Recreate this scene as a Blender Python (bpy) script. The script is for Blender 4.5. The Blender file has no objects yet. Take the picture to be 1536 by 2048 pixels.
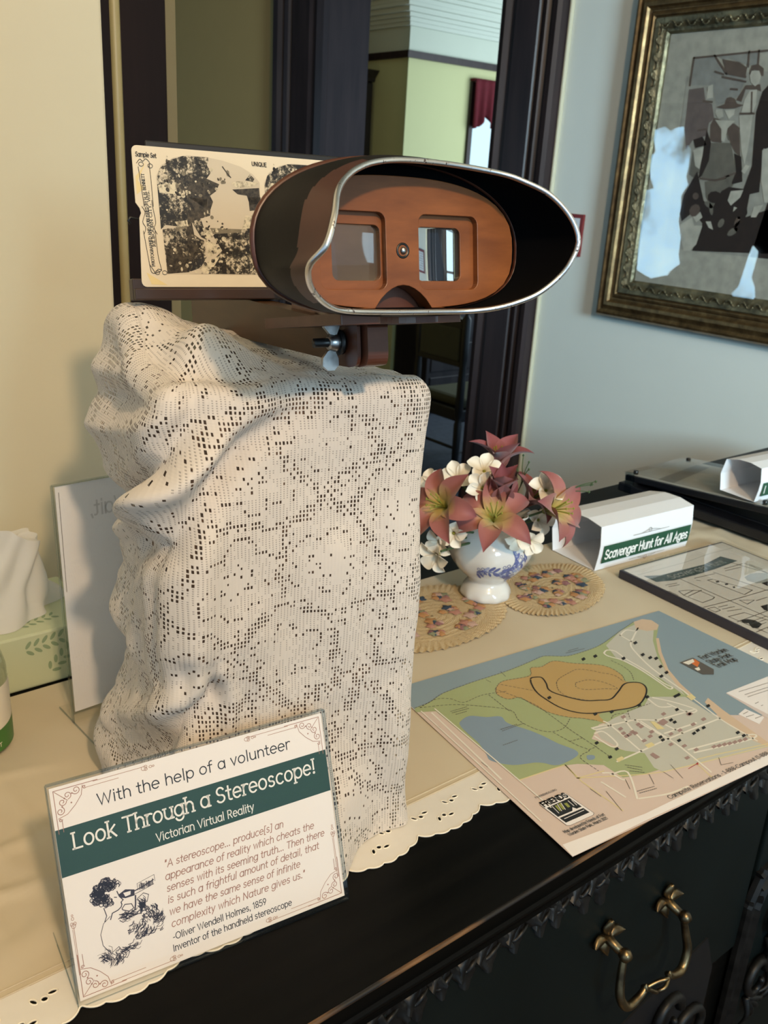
import bpy, bmesh, math, random
from mathutils import Vector, Matrix, noise
from mathutils.geometry import tessellate_polygon
random.seed(7)
S = bpy.context.scene
COL = S.collection
PI = math.pi

# ------------------------------------------------------------------ camera
cam = bpy.data.cameras.new('camera')
co = bpy.data.objects.new('camera', cam); COL.objects.link(co)
RX = Vector((0.7836, -0.6187, 0.0572)); RD = Vector((-0.1723, -0.3048, -0.9367)); RF = Vector((0.5969, 0.7241, -0.3455))
co.matrix_world = Matrix(((RX.x, -RD.x, -RF.x, 0), (RX.y, -RD.y, -RF.y, 0), (RX.z, -RD.z, -RF.z, 1.375), (0, 0, 0, 1)))
cam.sensor_fit = 'VERTICAL'; cam.sensor_height = 36; cam.lens = 36 * 1822 / 2048
cam.clip_start = 0.02
cam.dof.use_dof = True; cam.dof.focus_distance = 0.60; cam.dof.aperture_fstop = 22
S.camera = co
# ------------------------------------------------------------------ light, exposure
S.view_settings.view_transform = 'Standard'; S.view_settings.look = 'None'
S.view_settings.gamma = 1; S.view_settings.use_curve_mapping = False
S.view_settings.exposure = 0.0
WORLD_RGB = (0.52, 0.77, 1.0); WORLD_POWER = 0.85
w = bpy.data.worlds.new('world'); S.world = w; w.use_nodes = True
w.node_tree.nodes['Background'].inputs[0].default_value = (*WORLD_RGB, 1)
w.node_tree.nodes['Background'].inputs[1].default_value = WORLD_POWER
def lamp(name, kind, loc, power, rgb, size, aim=None, sizey=None):
    l = bpy.data.lights.new(name, kind); l.energy = power; l.color = rgb
    if kind == 'AREA':
        l.size = size
        if sizey: l.shape = 'RECTANGLE'; l.size_y = sizey
    else: l.shadow_soft_size = size
    o = bpy.data.objects.new(name, l); COL.objects.link(o); o.location = loc
    if aim: o.rotation_euler = (Vector(aim) - Vector(loc)).to_track_quat('-Z', 'Y').to_euler()
    return o
lamp('ceiling_lamp', 'POINT', (-0.06, -0.90, 2.30), 88, (1.0, 0.71, 0.44), 0.045)
lamp('right_wall_fill', 'AREA', (0.25, -2.6, 2.0), 14, (0.56, 0.84, 1.0), 0.9, (1.9, 1.15, 1.35)).data.spread = math.radians(46)  # added bluish fill, narrow beam onto the right wall; no window stands here
lamp('far_room_fill', 'AREA', (4.6, 3.0, 1.6), 26, (0.8, 0.93, 1.0), 1.3, (4.0, 4.3, 1.5))  # added fill inside the far room, apart from its visible window
S.cycles.max_bounces = 10; S.cycles.transparent_max_bounces = 24
S.cycles.caustics_reflective = False; S.cycles.caustics_refractive = False
S.cycles.sample_clamp_indirect = 6
S.cycles.use_denoising = True

# ------------------------------------------------------------------ materials
def lin(h):
    if not isinstance(h, str): return tuple(h)
    h = h.lstrip('#'); r = []
    for i in (0, 2, 4):
        c = int(h[i:i+2], 16) / 255
        r.append(c / 12.92 if c <= 0.04045 else ((c + 0.055) / 1.055) ** 2.4)
    return tuple(r)
MATS = {}
class NT:
    def __init__(s, name):
        s.m = bpy.data.materials.new(name); s.m.use_nodes = True; MATS[name] = s.m
        s.t = s.m.node_tree; s.b = s.t.nodes['Principled BSDF']; s.out = s.t.nodes['Material Output']
    def n(s, typ, **kw):
        nd = s.t.nodes.new('ShaderNode' + typ)
        for k, v in kw.items():
            if k == 'ins':
                for i, x in v.items():
                    if hasattr(x, 'is_output') or isinstance(x, bpy.types.NodeSocket): s.t.links.new(x, nd.inputs[i])
                    else: nd.inputs[i].default_value = x
            else: setattr(nd, k, v)
        return nd
    def m_(s, op, a, b=0.0, c=0.0, clamp=False):
        nd = s.n('Math', operation=op, use_clamp=clamp, ins={0: a, 1: b, 2: c}); return nd.outputs[0]
    def mix(s, f, a, b):
        nd = s.n('Mix', data_type='RGBA'); 
        for i, x in ((0, f), (6, a), (7, b)):
            if isinstance(x, bpy.types.NodeSocket): s.t.links.new(x, nd.inputs[i])
            else: nd.inputs[i].default_value = x if i == 0 else (*x[:3], 1)
        return nd.outputs[2]
    def link(s, a, b): s.t.links.new(a, b)
    def coord(s, kind='Object'): return s.n('TexCoord').outputs[kind]
    def noise(s, scale, detail=3, vec=None, rough=0.5, out=0):
        nd = s.n('TexNoise', ins={'Scale': scale, 'Detail': detail, 'Roughness': rough})
        s.link(vec if vec is not None else s.coord(), nd.inputs['Vector']); return nd.outputs[out]
    def ramp(s, fac, stops):
        nd = s.n('ValToRGB'); s.link(fac, nd.inputs[0]); e = nd.color_ramp.elements
        while len(e) < len(stops): e.new(0.5)
        for el, (p, c) in zip(e, stops): el.position = p; el.color = (*lin(c), 1)
        return nd.outputs[0]
    def bump(s, h, strength=0.3, dist=0.001):
        nd = s.n('Bump', ins={'Strength': strength, 'Distance': dist}); s.link(h, nd.inputs['Height'])
        s.link(nd.outputs[0], s.b.inputs['Normal']); return nd
    def set(s, **kw):
        for k, v in kw.items():
            k = {'col': 'Base Color', 'rough': 'Roughness', 'metal': 'Metallic', 'spec': 'Specular IOR Level', 'coat': 'Coat Weight', 'trans': 'Transmission Weight', 'ior': 'IOR', 'coatr': 'Coat Roughness', 'sheen': 'Sheen Weight'}[k]
            if isinstance(v, bpy.types.NodeSocket): s.link(v, s.b.inputs[k])
            elif k == 'Base Color': s.b.inputs[k].default_value = (*lin(v), 1)
            else: s.b.inputs[k].default_value = v
        return s
def flat(name, col, rough=0.6, var=0.06, scale=40, bump=0.0, **kw):
    t = NT(name); c = lin(col)
    n = t.noise(scale, 3)
    a = tuple(x * (1 - var) for x in c); b = tuple(min(1, x * (1 + var)) for x in c)
    t.set(col=t.mix(n, a, b), rough=rough, **kw)
    if bump: t.bump(n, bump)
    return t.m
def wood(name, c1, c2, rough=0.4, scale=(8, 60, 60), axis=None, bump=0.1, **kw):
    t = NT(name); mp = t.n('Mapping', ins={'Vector': t.coord(), 'Scale': scale})
    n = t.noise(1.0, 6, mp.outputs[0], 0.62); n2 = t.noise(3.0, 2)
    f = t.m_('ADD', t.m_('MULTIPLY', n, 0.75), t.m_('MULTIPLY', n2, 0.25))
    t.set(col=t.ramp(f, [(0.32, c1), (0.68, c2)]), rough=rough, **kw); t.bump(n, bump, 0.0006); return t.m
def metal(name, c, rough=0.3, c2=None, scale=120):
    t = NT(name); n = t.noise(scale, 3)
    t.set(col=t.ramp(n, [(0.35, c2 or c), (0.6, c)]), rough=rough, metal=1.0); t.bump(n, 0.05); return t.m
def glassy(name, tint=(0.97, 0.98, 0.98), refl=1.0, rough=0.02):
    t = NT(name); tr = t.n('BsdfTransparent', ins={0: (*tint, 1)}); gl = t.n('BsdfGlossy', ins={'Color': (1, 1, 1, 1), 'Roughness': rough})
    fr = t.n('Fresnel', ins={'IOR': 1.48}); gm = t.n('NewGeometry'); front = t.m_('SUBTRACT', 1.0, gm.outputs['Backfacing'])
    mx = t.n('MixShader', ins={0: t.m_('MULTIPLY', t.m_('MULTIPLY', fr.outputs[0], refl), front, clamp=True)})
    t.link(tr.outputs[0], mx.inputs[1]); t.link(gl.outputs[0], mx.inputs[2]); t.link(mx.outputs[0], t.out.inputs[0]); return t.m
def emit(name, col, power, var=None):
    t = NT(name); e = t.n('Emission', ins={1: power})
    if var: t.link(var(t), e.inputs[0])
    else: e.inputs[0].default_value = (*lin(col), 1)
    t.link(e.outputs[0], t.out.inputs[0]); return t.m

# ------------------------------------------------------------------ mesh builder
def V(*a): return Vector(a if len(a) > 1 else a[0])
class MB:
    def __init__(s): s.v = []; s.f = []; s.m = []; s.uv = {}; s.sm = []
    def add(s, vs, fs, mat=0, smooth=True, uvs=None):
        o = len(s.v); s.v += [Vector(p) for p in vs]
        for k, f in enumerate(fs):
            if uvs: s.uv[len(s.f)] = [uvs[i] for i in f]
            s.f.append([i + o for i in f]); s.m.append(mat); s.sm.append(smooth)
        return s
    def box(s, lo, hi, mat=0, fr=None):
        (a, b, c), (d, e, f) = lo, hi
        p = [(a,b,c),(d,b,c),(d,e,c),(a,e,c),(a,b,f),(d,b,f),(d,e,f),(a,e,f)]
        if fr: p = [fr(*q) for q in p]
        return s.add(p, [(0,3,2,1),(4,5,6,7),(0,1,5,4),(1,2,6,5),(2,3,7,6),(3,0,4,7)], mat, False)
    def grid(s, fn, nu, nv, mat=0, cu=False, cv=False, uv=None):
        P = [fn(i / nu, j / nv) for j in range(nv + (0 if cv else 1)) for i in range(nu + (0 if cu else 1))]
        W = nu + (0 if cu else 1); H = nv + (0 if cv else 1)
        F = [((j % H) * W + i % W, (j % H) * W + (i + 1) % W, ((j + 1) % H) * W + (i + 1) % W, ((j + 1) % H) * W + i % W) for j in range(nv) for i in range(nu)]
        o = len(s.v); s.v += [Vector(p) for p in P]
        for k, f in enumerate(F):
            if uv:
                j, i = divmod(k, nu); s.uv[len(s.f)] = [uv(i / nu, j / nv), uv((i + 1) / nu, j / nv), uv((i + 1) / nu, (j + 1) / nv), uv(i / nu, (j + 1) / nv)]
            s.f.append([q + o for q in f]); s.m.append(mat); s.sm.append(True)
        return s
    def tube(s, path, r, n=10, mat=0, closed=False, caps=True, flatk=1.0):
        P = [Vector(p) for p in path]; N = len(P); rr = r if callable(r) else (lambda t: r)
        T = []
        for i in range(N):
            a = P[(i - 1) % N] if closed or i > 0 else P[0]; b = P[(i + 1) % N] if closed or i < N - 1 else P[-1]
            d = b - a; T.append(d.normalized() if d.length > 1e-9 else Vector((0, 0, 1)))
        ref = Vector((0, 0, 1)) if abs(T[0].z) < 0.9 else Vector((1, 0, 0))
        x = T[0].cross(ref).normalized(); R = []
        for i in range(N):
            x = (x - T[i] * x.dot(T[i])).normalized(); y = T[i].cross(x)
            q = rr(i / max(1, N - 1))
            R.append([P[i] + (x * math.cos(2*PI*k/n) + y * math.sin(2*PI*k/n) * flatk) * q for k in range(n)])
        vs = [p for ring in R for p in ring]; fs = []
        for i in range(N if closed else N - 1):
            for k in range(n):
                a = i * n + k; b = i * n + (k + 1) % n; c = ((i + 1) % N) * n + (k + 1) % n; d = ((i + 1) % N) * n + k
                fs.append((a, b, c, d))
        if caps and not closed:
            fs.append(tuple(range(n - 1, -1, -1))); fs.append(tuple((N - 1) * n + k for k in range(n)))
        return s.add(vs, fs, mat)
    def lathe(s, prof, n=32, mat=0, c=(0, 0, 0), fr=None, uv=False):
        c = Vector(c); m = len(prof); vs = []
        for r, z in prof:
            for k in range(n):
                a = 2 * PI * k / n; p = (r * math.cos(a), r * math.sin(a), z)
                vs.append(fr(*p) if fr else c + Vector(p))
        fs = [(j*n+k, j*n+(k+1) % n, (j+1)*n+(k+1) % n, (j+1)*n+k) for j in range(m - 1) for k in range(n)]
        if prof[0][0] > 1e-5: fs.append(tuple(range(n - 1, -1, -1)))
        if prof[-1][0] > 1e-5: fs.append(tuple((m - 1) * n + k for k in range(n)))
        return s.add(vs, fs, mat)
    def prism(s, poly, a, b, fr, mat=0, smooth=False):
        """extrude a 2D polygon between depths a and b; fr(x, y, depth) -> point"""
        n = len(poly); vs = [fr(x, y, a) for x, y in poly] + [fr(x, y, b) for x, y in poly]
        fs = [(i, (i + 1) % n, n + (i + 1) % n, n + i) for i in range(n)]
        s.add(vs, fs, mat, smooth)
        tri = tessellate_polygon([[Vector((x, y, 0)) for x, y in poly]])
        s.add(vs, [tuple(t) for t in tri] + [tuple(n + i for i in reversed(t)) for t in tri], mat, False); return s
    def build(s, name, mats, parent=None, bevel=0, seg=2, weld=False, fix=True):
        me = bpy.data.meshes.new(name); off = parent.location if parent else Vector((0, 0, 0))
        q = parent.parent if parent else None
        while q: off = off + q.location; q = q.parent
        me.from_pydata([tuple(p - off) for p in s.v], [], s.f)
        for m in (mats if isinstance(mats, (list, tuple)) else [mats]): me.materials.append(MATS[m] if isinstance(m, str) else m)
        me.polygons.foreach_set('material_index', s.m); me.polygons.foreach_set('use_smooth', s.sm)
        if s.uv:
            L = me.uv_layers.new(name='UVMap')
            for fi, uv in s.uv.items():
                for li, q in zip(me.polygons[fi].loop_indices, uv): L.data[li].uv = q
        if weld or fix:
            bm = bmesh.new(); bm.from_mesh(me)
            if weld: bmesh.ops.remove_doubles(bm, verts=bm.verts, dist=1e-6)
            if fix: bmesh.ops.recalc_face_normals(bm, faces=bm.faces)
            bm.to_mesh(me); bm.free()
        me.update(); o = bpy.data.objects.new(name, me); COL.objects.link(o); o.parent = parent
        if bevel:
            md = o.modifiers.new('bevel', 'BEVEL'); md.width = bevel; md.segments = seg; md.limit_method = 'ANGLE'; md.angle_limit = 0.6
        return o
def thing(name, label, cat, loc, group=None):
    o = bpy.data.objects.new(name, None); COL.objects.link(o); o.location = loc; o.empty_display_size = 0.02
    o['label'] = label; o['category'] = cat
    if group: o['group'] = group
    return o
def tag(o, label, cat, group=None):
    o['label'] = label; o['category'] = cat
    if group: o['group'] = group
    return o
def struct(o): o['kind'] = 'structure'; return o
def frame(O, U, Vv, N):
    O, U, Vv, N = map(Vector, (O, U, Vv, N)); return lambda a, b, c=0.0: O + U * a + Vv * b + N * c
def spline(pts, n, closed=False):
    P = [Vector(p) for p in pts]; N = len(P); out = []
    segs = N if closed else N - 1
    for i in range(segs):
        a, b, c, d = (P[(i + k) % N] if closed else P[max(0, min(N - 1, i + k))] for k in (-1, 0, 1, 2))
        for j in range(n):
            t = j / n
            out.append(0.5 * ((2 * b) + (c - a) * t + (2*a - 5*b + 4*c - d) * t*t + (3*b - a - 3*c + d) * t**3))
    if not closed: out.append(P[-1])
    return out
def holed(loops, depth, fr, bevel=0.0, zc=0.0):
    """flat shape with holes, extruded; returns (verts, faces) already in world space"""
    cu = bpy.data.curves.new('tmp', 'CURVE'); cu.dimensions = '2D'; cu.fill_mode = 'BOTH'; cu.extrude = depth / 2; cu.bevel_depth = bevel; cu.bevel_resolution = 1
    for lp in loops:
        sp = cu.splines.new('POLY'); sp.points.add(len(lp) - 1); sp.use_cyclic_u = True
        for q, p in zip(sp.points, lp): q.co = (p[0], p[1], 0, 1)
    o = bpy.data.objects.new('tmp', cu); COL.objects.link(o); dg = bpy.context.evaluated_depsgraph_get(); dg.update()
    me = o.evaluated_get(dg).to_mesh()
    vs = [fr(v.co.x, v.co.y, v.co.z + zc) for v in me.vertices]; fs = [tuple(p.vertices) for p in me.polygons]
    o.evaluated_get(dg).to_mesh_clear(); bpy.data.objects.remove(o); bpy.data.curves.remove(cu)
    return vs, fs
def rrect(x0, y0, x1, y1, r, n=5):
    out = []
    for cx, cy, a in ((x1 - r, y1 - r, 0), (x0 + r, y1 - r, 90), (x0 + r, y0 + r, 180), (x1 - r, y0 + r, 270)):
        for k in range(n + 1):
            t = math.radians(a + 90 * k / n); out.append((cx + r * math.cos(t), cy + r * math.sin(t)))
    return out
def ell(cx, cy, rx, ry, rot=0, n=16):
    c, s_ = math.cos(rot), math.sin(rot)
    return [(cx + rx*math.cos(t)*c - ry*math.sin(t)*s_, cy + rx*math.cos(t)*s_ + ry*math.sin(t)*c) for t in (2*PI*k/n for k in range(n))]

# ------------------------------------------------------------------ printing on sheets: stroke lettering
GLY = {}
def _g(src):
    for line in src.strip().split('\n'):
        ch, w_, rest = line.split(' ', 2); GLY[ch] = (float(w_), rest)
_g('''a 5 O2.4,2.5,2.2,2.5,0,360 L4.6,5,4.6,0
b 5 O2.6,2.5,2.2,2.5,0,360 L.4,7.3,.4,0
c 4.4 O2.5,2.5,2.2,2.5,50,310
d 5 O2.4,2.5,2.2,2.5,0,360 L4.6,7.3,4.6,0
e 4.8 L.2,2.6,4.6,2.6 O2.4,2.5,2.2,2.5,0,310
f 2.8 L1.1,0,1.1,5.8 O2.4,5.8,1.3,1.5,70,180 L0,4.7,2.6,4.7
g 5 O2.4,2.5,2.2,2.5,0,360 L4.6,5,4.6,-.3 O2.5,-.3,2.1,1.9,200,360
h 4.7 L.5,7.3,.5,0 O2.4,2.9,1.9,2.1,0,180 L4.3,2.9,4.3,0
i 1.4 L.7,5,.7,0 L.7,6.6,.7,7
j 1.6 L.9,5,.9,-1 O-.3,-1,1.2,1,270,360 L.9,6.6,.9,7
k 4.4 L.5,7.3,.5,0 L3.9,5,.6,2.2 L1.6,3,4.2,0
l 1.4 L.7,7.3,.7,0
m 7.6 L.5,5,.5,0 O2.2,3.2,1.7,1.8,0,180 L3.9,3.2,3.9,0 O5.6,3.2,1.7,1.8,0,180 L7.3,3.2,7.3,0
n 4.7 L.5,5,.5,0 O2.4,2.9,1.9,2.1,0,180 L4.3,2.9,4.3,0
o 4.9 O2.4,2.5,2.2,2.5,0,360
p 5 O2.6,2.5,2.2,2.5,0,360 L.4,5,.4,-2
q 5 O2.4,2.5,2.2,2.5,0,360 L4.6,5,4.6,-2
r 2.9 L.5,5,.5,0 O2.3,2.9,1.8,2.1,60,180
s 3.9 O1.9,3.75,1.4,1.25,30,270 O1.9,1.25,1.6,1.25,-150,90
t 2.8 L1.2,6.6,1.2,1.2 O2.3,1.2,1.1,1.2,180,290 L0,4.7,2.5,4.7
u 4.7 L.4,5,.4,2.1 O2.3,2.1,1.9,2.1,180,360 L4.2,5,4.2,0
v 4.2 L.2,5,2.1,0,4,5
w 6.4 L.2,5,1.7,0,3.2,4.8,4.7,0,6.2,5
x 4.2 L.3,5,3.9,0 L3.9,5,.3,0
y 4.2 L.2,5,2.2,.2 L4,5,1.2,-2
z 4 L.4,5,3.7,5,.3,0,3.8,0
A 6 L.2,0,3,7,5.8,0 L1.1,2.3,4.9,2.3
B 5.2 L.6,0,.6,7 L.6,7,2.6,7 O2.6,5.3,1.7,1.7,-90,90 L.6,3.6,2.8,3.6 O2.8,1.8,1.9,1.8,-90,90 L.6,0,2.8,0
C 6.4 O3.5,3.5,3.2,3.5,45,315
D 6.2 L.6,0,.6,7 L.6,7,2.4,7 O2.4,3.5,3.3,3.5,-90,90 L.6,0,2.4,0
E 4.8 L.6,0,.6,7 L.6,7,4.3,7 L.6,3.6,3.8,3.6 L.6,0,4.4,0
F 4.6 L.6,0,.6,7 L.6,7,4.3,7 L.6,3.5,3.8,3.5
G 6.8 O3.5,3.5,3.2,3.5,45,330 L3.8,3.3,6.6,3.3
H 6 L.6,0,.6,7 L5.2,0,5.2,7 L.6,3.6,5.2,3.6
I 1.6 L.8,0,.8,7
J 4 L3.2,7,3.2,1.8 O1.8,1.8,1.4,1.8,200,360
K 5.4 L.6,0,.6,7 L4.8,7,.7,2.9 L2,4,5.1,0
L 4.6 L.6,7,.6,0 L.6,0,4.2,0
M 7.4 L.6,0,.6,7 L.6,7,3.6,2,6.6,7 L6.6,7,6.6,0
N 6.2 L.6,0,.6,7 L.6,7,5.4,0 L5.4,0,5.4,7
O 7 O3.5,3.5,3.2,3.5,0,360
P 5 L.6,0,.6,7 L.6,7,2.6,7 O2.6,5,1.9,2,-90,90 L.6,3,2.6,3
Q 7 O3.5,3.5,3.2,3.5,0,360 L4.2,2,6.4,-.3
R 5.4 L.6,0,.6,7 L.6,7,2.7,7 O2.7,5.1,1.9,1.9,-90,90 L.6,3.2,2.7,3.2 L2.7,3.2,4.9,0
S 5 O2.5,5.25,1.9,1.75,25,270 O2.5,1.75,2.1,1.75,-155,90
T 5.2 L2.6,0,2.6,7 L.1,7,5.1,7
U 6 L.6,7,.6,2.5 O3,2.5,2.4,2.5,180,360 L5.4,2.5,5.4,7
V 5.8 L.2,7,2.9,0,5.6,7
W 8.6 L.2,7,2.3,0,4.3,6.6,6.3,0,8.4,7
X 5.4 L.3,7,5,0 L5,7,.3,0
Y 5.2 L.2,7,2.6,3.3,5,7 L2.6,3.3,2.6,0
Z 5 L.4,7,4.6,7,.3,0,4.7,0
0 5 O2.4,3.5,2.1,3.5,0,360
1 2.6 L.3,5.6,1.7,7,1.7,0
2 4.6 O2.3,5.1,1.8,1.9,-30,170 L3.9,4.2,.4,0,4.3,0
3 4.6 O2.1,5.2,1.7,1.8,-80,150 O2.2,1.8,2,1.8,-150,85
4 4.8 L3.4,0,3.4,7,.3,1.8,4.6,1.8
5 4.6 L4,7,1,7,.7,4 O2.2,2.2,2.1,2.2,-150,130
6 4.8 O2.4,2.2,2,2.2,0,360 L.6,3,3,7
7 4.4 L.3,7,4.2,7,1.4,0
8 4.8 O2.4,5.2,1.7,1.8,0,360 O2.4,1.7,2,1.7,0,360
9 4.8 O2.4,4.8,2,2.2,0,360 L4.2,4,1.8,0
. 1.6 O.7,.25,.28,.28,0,360
, 1.6 L.9,.4,.4,-1
! 1.8 L.8,7,.8,2 O.8,.25,.28,.28,0,360
- 2.8 L.4,2.6,2.4,2.6
[ 2.2 L1.9,7.4,.6,7.4,.6,-1.2,1.9,-1.2
] 2.2 L.3,7.4,1.6,7.4,1.6,-1.2,.3,-1.2
( 2.2 O2.4,3,1.9,4.4,110,250
) 2.2 O-.2,3,1.9,4.4,-70,70
/ 3 L.3,-.5,2.7,7.3
* 2 O1,3,.35,.35,0,360
" 2.4 L.7,7.2,.5,5.4 L1.7,7.2,1.5,5.4''')
def glyph(ch):
    w_, src = GLY[ch]; paths = []
    for tok in src.split(' '):
        v = [float(x) for x in tok[1:].split(',')]
        if tok[0] == 'L': paths.append([(v[i], v[i + 1]) for i in range(0, len(v), 2)])
        else:
            n = max(5, int(abs(v[5] - v[4]) / 20)); paths.append([(v[0] + v[2] * math.cos(math.radians(v[4] + (v[5] - v[4]) * k / n)), v[1] + v[3] * math.sin(math.radians(v[4] + (v[5] - v[4]) * k / n))) for k in range(n + 1)])
    return w_, paths
class Sheet:
    """prints flat ink on a surface given by fr(x, y, height)"""
    def __init__(s, mb, fr, z0=0.00012, dz=0.00004): s.mb, s.fr, s.z, s.dz = mb, fr, z0, dz
    def up(s, k=1): s.z += s.dz * k; return s
    def poly(s, pts, mat):
        tri = tessellate_polygon([[Vector((x, y, 0)) for x, y in pts]])
        s.mb.add([s.fr(x, y, s.z) for x, y in pts], [tuple(t) for t in tri], mat, False)
    def line(s, pts, w_, mat, dash=None, cap=True):
        h = w_ / 2
        if dash:
            out = []; on = True; left = dash
            P = [Vector((*p[:2], 0)) for p in pts]; cur = [P[0]]
            for a, b in zip(P, P[1:]):
                d = (b - a).length; t = 0
                while d - t > left:
                    t += left; q = a + (b - a) * (t / d); cur.append(q)
                    if on: out.append(cur)
                    cur = [q]; on = not on; left = dash
                left -= d - t; cur.append(b)
            if on: out.append(cur)
            for c in out: s.line([(q.x, q.y) for q in c], w_, mat)
            return
        P = [Vector((p[0], p[1], 0)) for p in pts]
        P = [p for i, p in enumerate(P) if i == 0 or (p - P[i - 1]).length > 1e-7]
        if len(P) < 2: return
        closed = (P[0] - P[-1]).length < 1e-7
        vs = []; n = len(P)
        for i in range(n):
            a = P[i - 1] if i > 0 else (P[-2] if closed else None); b = P[i + 1] if i < n - 1 else (P[1] if closed else None)
            d1 = (P[i] - a).normalized() if a else None; d2 = (b - P[i]).normalized() if b else None
            d = ((d1 or d2) + (d2 or d1)); d = d.normalized() if d.length > 1e-3 else (d1 or d2)
            k = 1 / max(0.45, d.dot(d1 or d2)); nn = Vector((-d.y, d.x, 0)) * h * k; p = P[i]
            if cap and not closed and a is None: p = p - d * h
            if cap and not closed and b is None: p = p + d * h
            vs += [p + nn, p - nn]
        s.mb.add([s.fr(q.x, q.y, s.z) for q in vs], [(2*i, 2*i+1, 2*i+3, 2*i+2) for i in range(n - 1)], mat, False)
    def text(s, txt, x0, y0, x1, cap, wt, mat, ang=0.0, shear=0.0, serif=False, mirror=False):
        """letters of height cap fitted between x0 and x1 (x1 may be a point (x1, y1))"""
        if isinstance(x1, (tuple, list)): ang = math.atan2(x1[1] - y0, x1[0] - x0); L_ = math.hypot(x1[0] - x0, x1[1] - y0)
        else: L_ = x1 - x0
        tot = sum((3.0 if c == ' ' else GLY[c][0] + 0.9) for c in txt) - 0.9
        kx = L_ / tot; ky = cap / 7.0; x = 0.0; ca, sa = math.cos(ang), math.sin(ang)
        def T(px, py):
            px, py = (px + 0) * kx + shear * py * ky, py * ky
            if mirror: px = L_ - px
            return (x0 + px * ca - py * sa, y0 + px * sa + py * ca)
        for c in txt:
            if c == ' ': x += 3.0; continue
            w_, paths = glyph(c)
            for p in paths:
                s.line([T(x + a, b) for a, b in p], wt, mat)
                if serif and len(p) == 2 and abs(p[0][0] - p[1][0]) < 2.2 and abs(p[0][1] - p[1][1]) > 2:
                    for a, b in p:
                        if min(abs(b), abs(b - 7), abs(b - 7.3), abs(b - 5), abs(b + 2)) < 0.01: s.line([T(x + a - 0.75, b), T(x + a + 0.75, b)], wt * 0.9, mat)
            x += w_ + 0.9
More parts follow.
